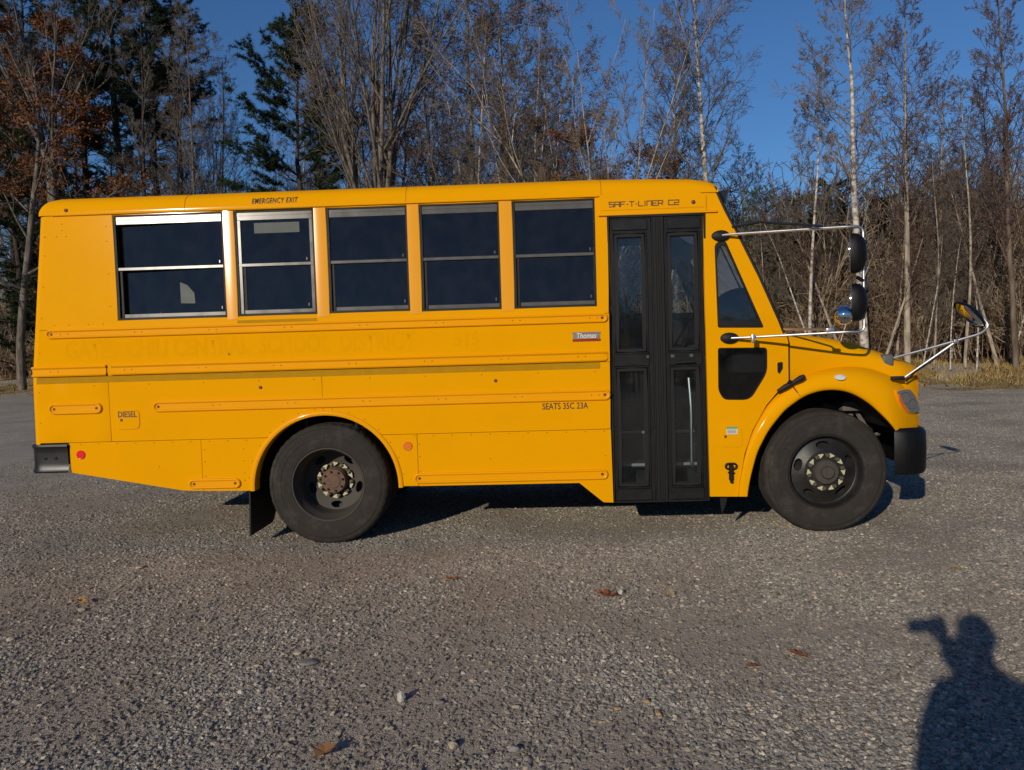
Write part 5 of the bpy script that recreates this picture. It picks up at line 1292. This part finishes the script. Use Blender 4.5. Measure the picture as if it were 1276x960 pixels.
# farther rows of the woods
BACK = [T['thin2'], T['thin3'], T['thin1'], T['spread2'], T['aspen1'], T['red1'], T['spread1']]
r9 = random.Random(5)
ZONES = [(40, 'left of the bus'), (140, 'above the rear panel'), (285, 'above the first window'), (392, 'above the emergency exit window'), (508, 'above the third window'), (622, 'above the fourth window'), (745, 'above the fifth window'), (800, 'above the left door leaf'), (905, 'above the right door leaf'), (990, 'left of the slim white birch'), (1075, 'left of the mirror heads'), (1150, 'above the hood'), (1230, 'above the nose mirror'), (9999, 'by the right edge')]
KIND = {'thin2': 'dark bare tree', 'thin3': 'brown barked bare tree', 'thin1': 'pale slender bare tree', 'spread2': 'broad many stemmed bare tree', 'aspen1': 'reddish crowned bare tree', 'red1': 'finely twigged reddish tree', 'spread1': 'forking grey bare tree'}
px = -70
while px < 1345:
    o = r9.uniform(9, 26)
    lft = px < 330
    if lft and r9.random() < .35: src = T['pine1'] if r9.random() < .5 else T['pine3']; lb, gp = 'dark pine in the far rows of the woods', 'pines of the far rows'
    else: src = r9.choice(BACK); lb, gp = 'bare tree in the far rows of the woods', 'bare trees of the far rows'
    hmax = 1.0 if px < 560 else (.70 if px < 720 else .52)
    ht_ = {T['thin2']: 18, T['thin3']: 16.5, T['thin1']: 14, T['spread2']: 20, T['aspen1']: 12, T['red1']: 12.5, T['spread1']: 19.5}.get(src, 19)
    want = r9.uniform(.75, 1.05) * (18 if px < 560 else 12.5 if px < 690 else 9.0)
    if not (285 < px < 330 or 290 < px < 350): 
        zn = next(z for q, z in ZONES if px < q); kd_ = next(k for k in T if T[k] is src)
        lb = ('dark pine' if 'pine' in lb else KIND[kd_]) + ' in the far woods ' + zn
        c = copy_tree(src); c.name = 'pine_tree' if 'pine' in lb else 'bare_tree'; put(c, px, o, lb, 'tree', None, want / ht_, gp)
    px += r9.uniform(16, 34)

by = {}
for o in COL.objects:
    if o.get('group') in ('bare trees of the far rows', 'pines of the far rows'): by.setdefault(o['label'], []).append(o)
for lb, L_ in by.items():
    L_.sort(key=lambda q: q.location.x / (q.location.y + 6.11)); n_ = len(L_)
    for i, o in enumerate(L_):
        if n_ > 1: o['label'] = ('left ' if i == 0 else 'right ' if i == n_ - 1 else 'middle ' if n_ == 3 else ('second ', 'third ', 'fourth ')[i - 1]) + lb
# ------------------------------------------------------------------ brush: dense brown thicket, uncountable
def clump(seed, H, n, kd=(6, 5, 0, 0, 0)):
    g_ = Gen(seed); S = spec(n=(5, 3, 2, 2, 2), wob=(.10, .14, .15, .3, .3), up=(.02, .02, 0, 0, 0), kids=kd, t0=(.12, .1, .1, .1, 0), ang=(38, 42, 45, 45, 45), len=(.42, .5, .5, .5, .5), rk=(.6, .7, .6, .6, .6), rmin=.0065, max=2, shape=lambda t: 1.1 - .5 * t)
    for k in range(n):
        a = g_.r.uniform(0, 2 * pi); t = g_.r.uniform(.05, .55); g_.branch(np.array([g_.r.normal(0, .25), g_.r.normal(0, .25), -.1]), nrm(np.array([cos(a) * t, sin(a) * t, 1])), H * g_.r.uniform(.5, 1.1), .016, 0, S)
    V, Q, b = [], [], 0
    for l in range(3):
        v, q = tubes(g_.L[l], 3); V.append(v); Q.append(q + b); b += len(v)
    return np.concatenate(V), np.concatenate(Q)
CL = [clump(61 + k, 1.0 * h, nn) for k, (h, nn) in enumerate(((2.6, 7), (2.2, 8), (3.2, 6), (1.6, 8)))]
CLF = [clump(71 + k, h, nn, (5, 3, 0, 0, 0)) for k, (h, nn) in enumerate(((2.6, 7), (2.2, 8), (3.2, 6), (1.6, 8)))]
rb_ = np.random.default_rng(8)
def mass(name, count, o0, o1, pw, smin, smax, grow, mt, lo=-140, hi=1430, thin_left=.45, left_s=1.1):
    V, Q, b = [], [], 0
    for i in range(count):
        px = rb_.uniform(lo, hi)
        if px < 560 and rb_.uniform() < thin_left: continue
        o = o0 + (o1 - o0) * rb_.uniform() ** pw; X, Y = ray_xy(px, o); v, q = (CLF if name == 'far_woods' else CL)[rb_.integers(0, 4)]
        s = rb_.uniform(smin, smax) * (1 + grow * (o - o0)); s *= 1.0 if px > 900 else left_s; a = rb_.uniform(0, 2 * pi)
        if 285 < px < 340: s *= .8
        rot_ = np.array([[cos(a), -sin(a), 0], [sin(a), cos(a), 0], [0, 0, 1]]); V.append((v * np.array([1, 1, 1.05])) @ rot_.T * s + np.array([X, Y, float(height(X, Y))])); Q.append(q + b); b += len(v)
    me = np_mesh(name, np.concatenate(V), np.concatenate(Q)); me.materials.append(mt); o = link(bpy.data.objects.new(name, me)); o['kind'] = 'stuff'
mass('brush', 520, 3.0, 14, 1.2, .8, 1.4, .080, B['brush'])
mass('brush', 200, 3.0, 10, 1.0, .8, 1.6, .10, B['brushtan'])
mass('far_woods', 420, 15, 40, 1.0, 1.7, 2.6, .02, B['farbrush'], -260, 1560, .1, 1.15)
mass('far_woods', 170, 9, 26, 1.0, 1.9, 2.8, .01, B['farbrush'], 850, 1420, 0)
# unseen copies of the woods round the lot, added to cut sky fill
fw_ = bpy.data.objects['far_woods']
for rz_, lx, ly in ((pi, 0, -14), (pi / 2, -8, 4), (-pi / 2, 12, -4)):
    c = fw_.copy(); link(c); c.rotation_euler = (0, 0, rz_); c.location = (lx, ly, -1.4)
# dry grass on the verge and fallen leaves under the trees
n = 110000; U = rb_.uniform(-34, 30, n); dd = -.7 + 7.1 * rb_.uniform(size=n) ** .9 ; X = U; Y = edge_y(U) + dd / CE; keep = rb_.uniform(size=n) < np.clip(.5 + .4 * np.sin(X * 1.3 + dd * 2) + rb_.normal(0, .3, n), .15, 1) * np.clip((X + 12) / 18, .25, 1); X, Y, dd = X[keep], Y[keep], dd[keep]; n = len(X)
Z = height(X, Y); a = rb_.uniform(0, 2 * pi, n); h = rb_.uniform(.05, .18, n) * np.clip(.4 + dd * .35, .3, 1.2); ln = rb_.uniform(0, .7, n) * h; P = np.stack([X, Y, Z], 1); ux = np.stack([np.cos(a), np.sin(a), 0 * a], 1) * .010
tp = P + np.stack([np.cos(a * 3) * ln, np.sin(a * 3) * ln, h], 1); V = np.stack([P - ux, P + ux, tp], 1).reshape(-1, 3)
me = np_mesh('grass', V, None, np.arange(n * 3).reshape(-1, 3)); me.materials.append(leafmat('dry_grass', (.20, .135, .045), (.48, .335, .125), .8)); o = link(bpy.data.objects.new('grass', me)); o['kind'] = 'stuff'
n = 9000; U = rb_.uniform(-36, 32, n); dd = rb_.uniform(.2, 14, n); X = U; Y = edge_y(U) + dd / CE; tips = [(np.array([x, y, float(height(x, y)) + .04]), 0) for x, y in zip(X, Y)]
V, Q = leaves_np(rb_, tips, 1, .07, .03); me = np_mesh('leaf_litter', V, Q); me.materials.append(B['brownleaf']); o = link(bpy.data.objects.new('leaf_litter', me)); o['kind'] = 'stuff'

# ------------------------------------------------------------------ loose pebbles and leaves one can point to
def ground_pt(px, py):
    x = (px - 638) / 957; y = -(py - 480) / 957; d = fwd + r2 * x + u2 * y; t = -CAM.z / d.z; return CAM + d * t
pm = {k: mat('pebble_' + k, c, .8, var=.25, vscale=25, bump=.4, bscale=60) for k, c in (('cream', (.40, .335, .245)), ('grey', (.22, .205, .19)), ('ochre', (.40, .26, .11)), ('white', (.48, .45, .39)))}
def pebble(px, py, sz, k, label, flat=.6, long=1.2, rz=0.):
    bm = bmesh.new(); bmesh.ops.create_icosphere(bm, subdivisions=2, radius=.5); rr = random.Random(int(px * 7 + py))
    ph = [rr.uniform(0, 6) for _ in range(6)]
    for v in bm.verts:
        c = v.co; f = 1 + .16 * sin(c.x * 6 + ph[0]) + .15 * sin(c.y * 7 + ph[1]) + .12 * sin(c.z * 7 + ph[2] + c.x * 4)
        v.co = Vector((c.x * long * f, c.y * f, c.z * flat * f)) * sz * .85
    p = ground_pt(px, py); o = obj_bm('pebble', bm, pm[k], None, ang=24); o.location = (p.x, p.y, sz * flat * .35); o.rotation_euler = (0, 0, rz)
    tag(o, label, 'pebble'); return o
pebble(174, 709, .055, 'cream', 'cream rounded pebble alone on the dark gravel left of the rear wheel')
pebble(13, 799, .045, 'cream', 'cream pebble at the left edge of the gravel')
pebble(102, 762, .045, 'cream', 'cream pebble under the orange leaf at left')
pebble(371, 816, .045, 'cream', 'cream pebble touching the long grey stone')
pebble(385, 828, .075, 'grey', 'long flat grey stone below the rear wheel', .4, 1.5, .15)
pebble(500, 874, .055, 'white', 'pale upright stone with a sharp shadow in the coarse gravel', 1.0, .9)
pebble(547, 878, .042, 'grey', 'smooth light grey pebble right of the pale upright stone')
pebble(565, 933, .045, 'cream', 'large cream stone near the bottom edge in the middle', .75)
pebble(643, 883, .032, 'cream', 'small cream pebble in the middle of the coarse gravel')
pebble(774, 741, .042, 'white', 'round white pebble beside the crumpled rust leaf', .9, 1.)
pebble(770, 885, .030, 'ochre', 'yellow ochre pebble left of the other two ochre ones')
pebble(806, 876, .034, 'ochre', 'ochre pebble with a dark shadow, middle of the three')
pebble(820, 891, .036, 'ochre', 'ochre pebble lying lowest and rightmost of the three')
pebble(964, 863, .034, 'cream', 'cream pebble left of the photographer shadow')
pebble(323, 850, .034, 'grey', 'grey squarish pebble left of the long grey stone')
pebble(640, 936, .04, 'grey', 'grey stone near the bottom edge beside the middle', .7)
lm = {'orange': mat('leaf_orange', (.55, .26, .04), .6, var=.3, vscale=20), 'brown': mat('leaf_brown', (.26, .12, .045), .65, var=.35, vscale=20), 'rust': mat('leaf_rust', (.28, .105, .04), .65, var=.35, vscale=20), 'tan': mat('leaf_tan', (.50, .36, .16), .6, var=.2, vscale=20)}
def fallen_leaf(px, py, sz, k, label, rz=0., curl=.35, lift=.012):
    bm = bmesh.new(); P = []
    lob = [(0, -.5), (.10, -.36), (.34, -.30), (.20, -.12), (.45, .04), (.22, .14), (.30, .36), (.10, .34), (0, .55)]
    P = lob + [(-x, y) for x, y in lob[-2:0:-1]]
    rr = random.Random(int(px)); top = [bm.verts.new((x * sz, y * sz, sz * (curl * (abs(x) * 1.2 + y * y * .8) + rr.uniform(-.05, .05)))) for x, y in P]; mid = bm.verts.new((0, 0, 0)); bt = [bm.verts.new(v.co + Vector((0, 0, -.0015))) for v in top]; mb = bm.verts.new((0, 0, -.0015)); n_ = len(P)
    for i in range(n_):
        j = (i + 1) % n_; bm.faces.new((mid, top[i], top[j])); bm.faces.new((mb, bt[j], bt[i])); bm.faces.new((top[i], bt[i], bt[j], top[j]))
    bm_tube(bm, [(0, -.48 * sz, sz * curl * .2), (0.05 * sz, -.75 * sz, sz * .12)], .0014, 4)
    p = ground_pt(px, py); o = obj_bm('fallen_leaf', bm, lm[k], None, ang=20); o.location = (p.x, p.y, lift); o.rotation_euler = (.15, .1, rz); return tag(o, label, 'leaf')
fallen_leaf(100, 755, .085, 'orange', 'orange leaf lying over a cream pebble at left', 1.2, .4, .03)
fallen_leaf(405, 944, .10, 'brown', 'curled brown leaf at the bottom edge left of the middle', -.7, .5, .02)
fallen_leaf(755, 747, .14, 'rust', 'crumpled rust leaf beside a round white pebble', 1.4, .5, .02)
fallen_leaf(562, 725, .10, 'brown', 'small dark brown leaf on the gravel right of the rear wheel', 1.7, .45, .015)
fallen_leaf(995, 819, .10, 'rust', 'flat rust leaf left of the photographer shadow', .9, .1, .016)
fallen_leaf(1190, 710, .07, 'tan', 'small pale tan leaf below the front bumper, above the head shadow', 1.3, .2, .016)
fallen_leaf(836, 742, .06, 'tan', 'small yellowish leaf right of the white pebble', .4, .3, .016)
fallen_leaf(938, 834, .07, 'brown', 'narrow brown leaf lying below the flat rust leaf', 1.9, .2, .015)

# ------------------------------------------------------------------ the photographer behind the camera, whose shadow falls on the gravel
def skin_obj(name, chains, mt, parent, sub=2):
    """chains: list of lists of (x,y,z,r); the first vertex of a later chain is welded to an equal earlier one"""
    V, E_, Rd = [], [], []
    def vid(p):
        for i, q in enumerate(V):
            if (Vector(q) - Vector(p[:3])).length < 1e-5: return i
        V.append(tuple(p[:3])); Rd.append(p[3]); return len(V) - 1
    for ch in chains:
        ids = [vid(p) for p in ch]; E_ += list(zip(ids, ids[1:]))
    me = bpy.data.meshes.new(name); me.from_pydata(V, E_, []); o = bpy.data.objects.new(name, me); COL.objects.link(o)
    md = o.modifiers.new('skin', 'SKIN'); md.use_smooth_shade = True
    for i, sv in enumerate(me.skin_vertices[0].data): r_ = Rd[i]; sv.radius = (r_, r_) if not isinstance(r_, tuple) else r_; sv.use_root = (i == 0)
    s_ = o.modifiers.new('sub', 'SUBSURF'); s_.levels = sub; s_.render_levels = sub
    m2 = bpy.data.meshes.new_from_object(o.evaluated_get(bpy.context.evaluated_depsgraph_get())); bpy.data.objects.remove(o); bpy.data.meshes.remove(me)
    m2.name = name; m2.materials.clear(); m2.materials.append(mt); m2.polygons.foreach_set('use_smooth', [True] * len(m2.polygons))
    return link(bpy.data.objects.new(name, m2), parent)
skin_m = mat('skin', (.50, .30, .22), .55, var=.1, vscale=20); coat_m = mat('dark_jacket', (.03, .035, .045), .8, var=.2, vscale=30); jean_m = mat('jeans', (.04, .06, .11), .85, var=.2, vscale=40); hair_m = mat('hair', (.05, .035, .025), .7, var=.3, vscale=60)
px0, py0 = .07, -6.56
person = empty('person', (px0, py0, 0))
tag(person, 'person in dark jacket and jeans holding up a phone, casting the shadow at lower right', 'person')
hz = 1.655
HX, HY = .10, -.035                      # raised hand, beside the phone
body = skin_obj('body', [[(0, 0, .96, .15), (0, 0, 1.12, .15), (0, .01, 1.30, .165), (0, 0, 1.43, .12), (0, .01, 1.50, .062), (0, .035, 1.58, .07), (0, .045, 1.66, .092), (0, .035, 1.715, .078)],
    [(0, 0, .96, .15), (.095, 0, .90, .105), (.11, .02, .50, .075), (.12, -.01, .10, .05), (.12, .12, .04, .042)], [(0, 0, .96, .15), (-.095, 0, .90, .105), (-.11, .02, .50, .075), (-.12, -.01, .10, .05), (-.12, .12, .04, .042)],
    [(0, 0, 1.43, .12), (.16, 0, 1.40, .075), (.19, .20, 1.20, .058), (.08, .33, 1.42, .052), (.02, .372, 1.50, .042), (-.005, .373, 1.545, .038)],
    [(0, 0, 1.43, .12), (-.17, 0, 1.42, .075), (-.24, -.02, 1.14, .056), (-.25, .06, .90, .044), (-.25, .08, .82, .034)]], skin_m, person)
skin_obj('jacket', [[(0, 0, .86, .18), (0, 0, 1.0, .20), (0, .005, 1.18, .205), (0, .01, 1.30, .19), (0, 0, 1.40, .145), (0, .005, 1.46, .105), (0, .015, 1.515, .082)],
    [(0, 0, 1.40, .145), (.18, 0, 1.355, .118), (.21, .19, 1.22, .098), (.105, .30, 1.39, .092), (.04, .355, 1.475, .078), (.015, .368, 1.51, .062)], [(0, 0, 1.40, .145), (-.18, 0, 1.355, .118), (-.255, -.02, 1.14, .078), (-.26, .055, .91, .058)]], coat_m, person)
skin_obj('trousers', [[(0, 0, .97, .17), (.10, 0, .88, .118), (.115, .02, .50, .088), (.12, -.01, .08, .070)], [(0, 0, .97, .17), (-.10, 0, .88, .118), (-.115, .02, .50, .088), (-.12, -.01, .08, .070)]], jean_m, person)
for s in (-1, 1): skin_obj('shoe', [[(s * .12, -.05, .045, .045), (s * .12, .08, .045, .046), (s * .125, .18, .04, .036)]], mat('shoe_leather', (.03, .02, .015), .5) if s < 0 else bpy.data.materials['shoe_leather'], person)
bm = bmesh.new(); bmesh.ops.create_uvsphere(bm, u_segments=24, v_segments=16, radius=1)
for v in bm.verts:
    c = v.co; z = c.z if not (c.y > .25 and c.z < .35) else .35
    v.co = Vector((c.x * .088, c.y * .105 + .025 - (.012 if c.y > .25 else 0), max(z, -.55 if c.y < 0 else .15) * .112 + 1.675))
obj_bm('hair', bm, hair_m, person, ang=60)
bm = bmesh.new()
bm_tube(bm, [(0, .135, 1.665), (0, .152, 1.645), (0, .158, 1.628), (0, .135, 1.618)], [.008, .011, .014, .008], 8)
for s in (-1, 1): bm_tube(bm, [(s * .088, .03, 1.67), (s * .097, .02, 1.66), (s * .092, .03, 1.62)], [.010, .014, .008], 6)
bm_tube(bm, [(-.025, .128, 1.590), (0, .136, 1.592), (.025, .128, 1.590)], [.004, .007, .004], 6)
obj_bm('face_features', bm, skin_m, person, ang=60)
bm = bmesh.new()
for s in (-1, 1):
    vv = bmesh.ops.create_uvsphere(bm, u_segments=10, v_segments=8, radius=.012)['verts']
    for v in vv: v.co += Vector((s * .032, .125, 1.665))
obj_bm('eyes', bm, M['white'], person)
# hands: palm and five separate fingers
def hand(wx, wy, wz, dirv, side, curl, nm='hand'):
    d = Vector(dirv).normalized(); s_ = Vector(side).normalized(); nrm_ = d.cross(s_).normalized(); w_ = Vector((wx, wy, wz)); ch = [[(*w_, .026), (*(w_ + d * .045), .030), (*(w_ + d * .085), .026)]]
    k0 = w_ + d * .085
    for i, (o_, l_) in enumerate(((-.030, .062), (-.010, .074), (.011, .070), (.030, .055))):
        a = k0 + s_ * o_; p1 = a + (d * cos(curl * .4) + nrm_ * sin(curl * .4)) * l_ * .5; p2 = p1 + (d * cos(curl) + nrm_ * sin(curl)) * l_ * .3; p3 = p2 + (d * cos(curl * 1.6) + nrm_ * sin(curl * 1.6)) * l_ * .3
        ch.append([(*(w_ + d * .045), .030), (*a, .011), (*p1, .0095), (*p2, .0085), (*p3, .0075)])
    t = w_ + d * .03 - s_ * .03; ch.append([(*(w_ + d * .045), .030), (*t, .014), (*(t + d * .03 - s_ * .02 + nrm_ * .01), .011), (*(t + d * .055 - s_ * .022 + nrm_ * .022), .009)])
    return skin_obj(nm, ch, skin_m, person, 1)
hand(.012, .372, 1.495, (-.22, .02, .97), (.97, .05, .2), .12); hand(-.25, .085, .80, (0, .15, -1), (0, 1, .1), .5)
bm = bmesh.new(); bm_box(bm, -.085, .070, -.0045, .0045, -.038, .038, .004, 3)
ph = obj_bm('phone', bm, M['black'], None); ph.location = (CAM.x + .005, CAM.y - .016, CAM.z - .012); tag(ph, 'black phone held up sideways in the hand of the photographer', 'phone')
bm = bmesh.new(); bm_box(bm, -.080, .065, -.0058, -.0046, -.034, .034, .0005, 1); obj_bm('screen', bm, M['lens'], ph)
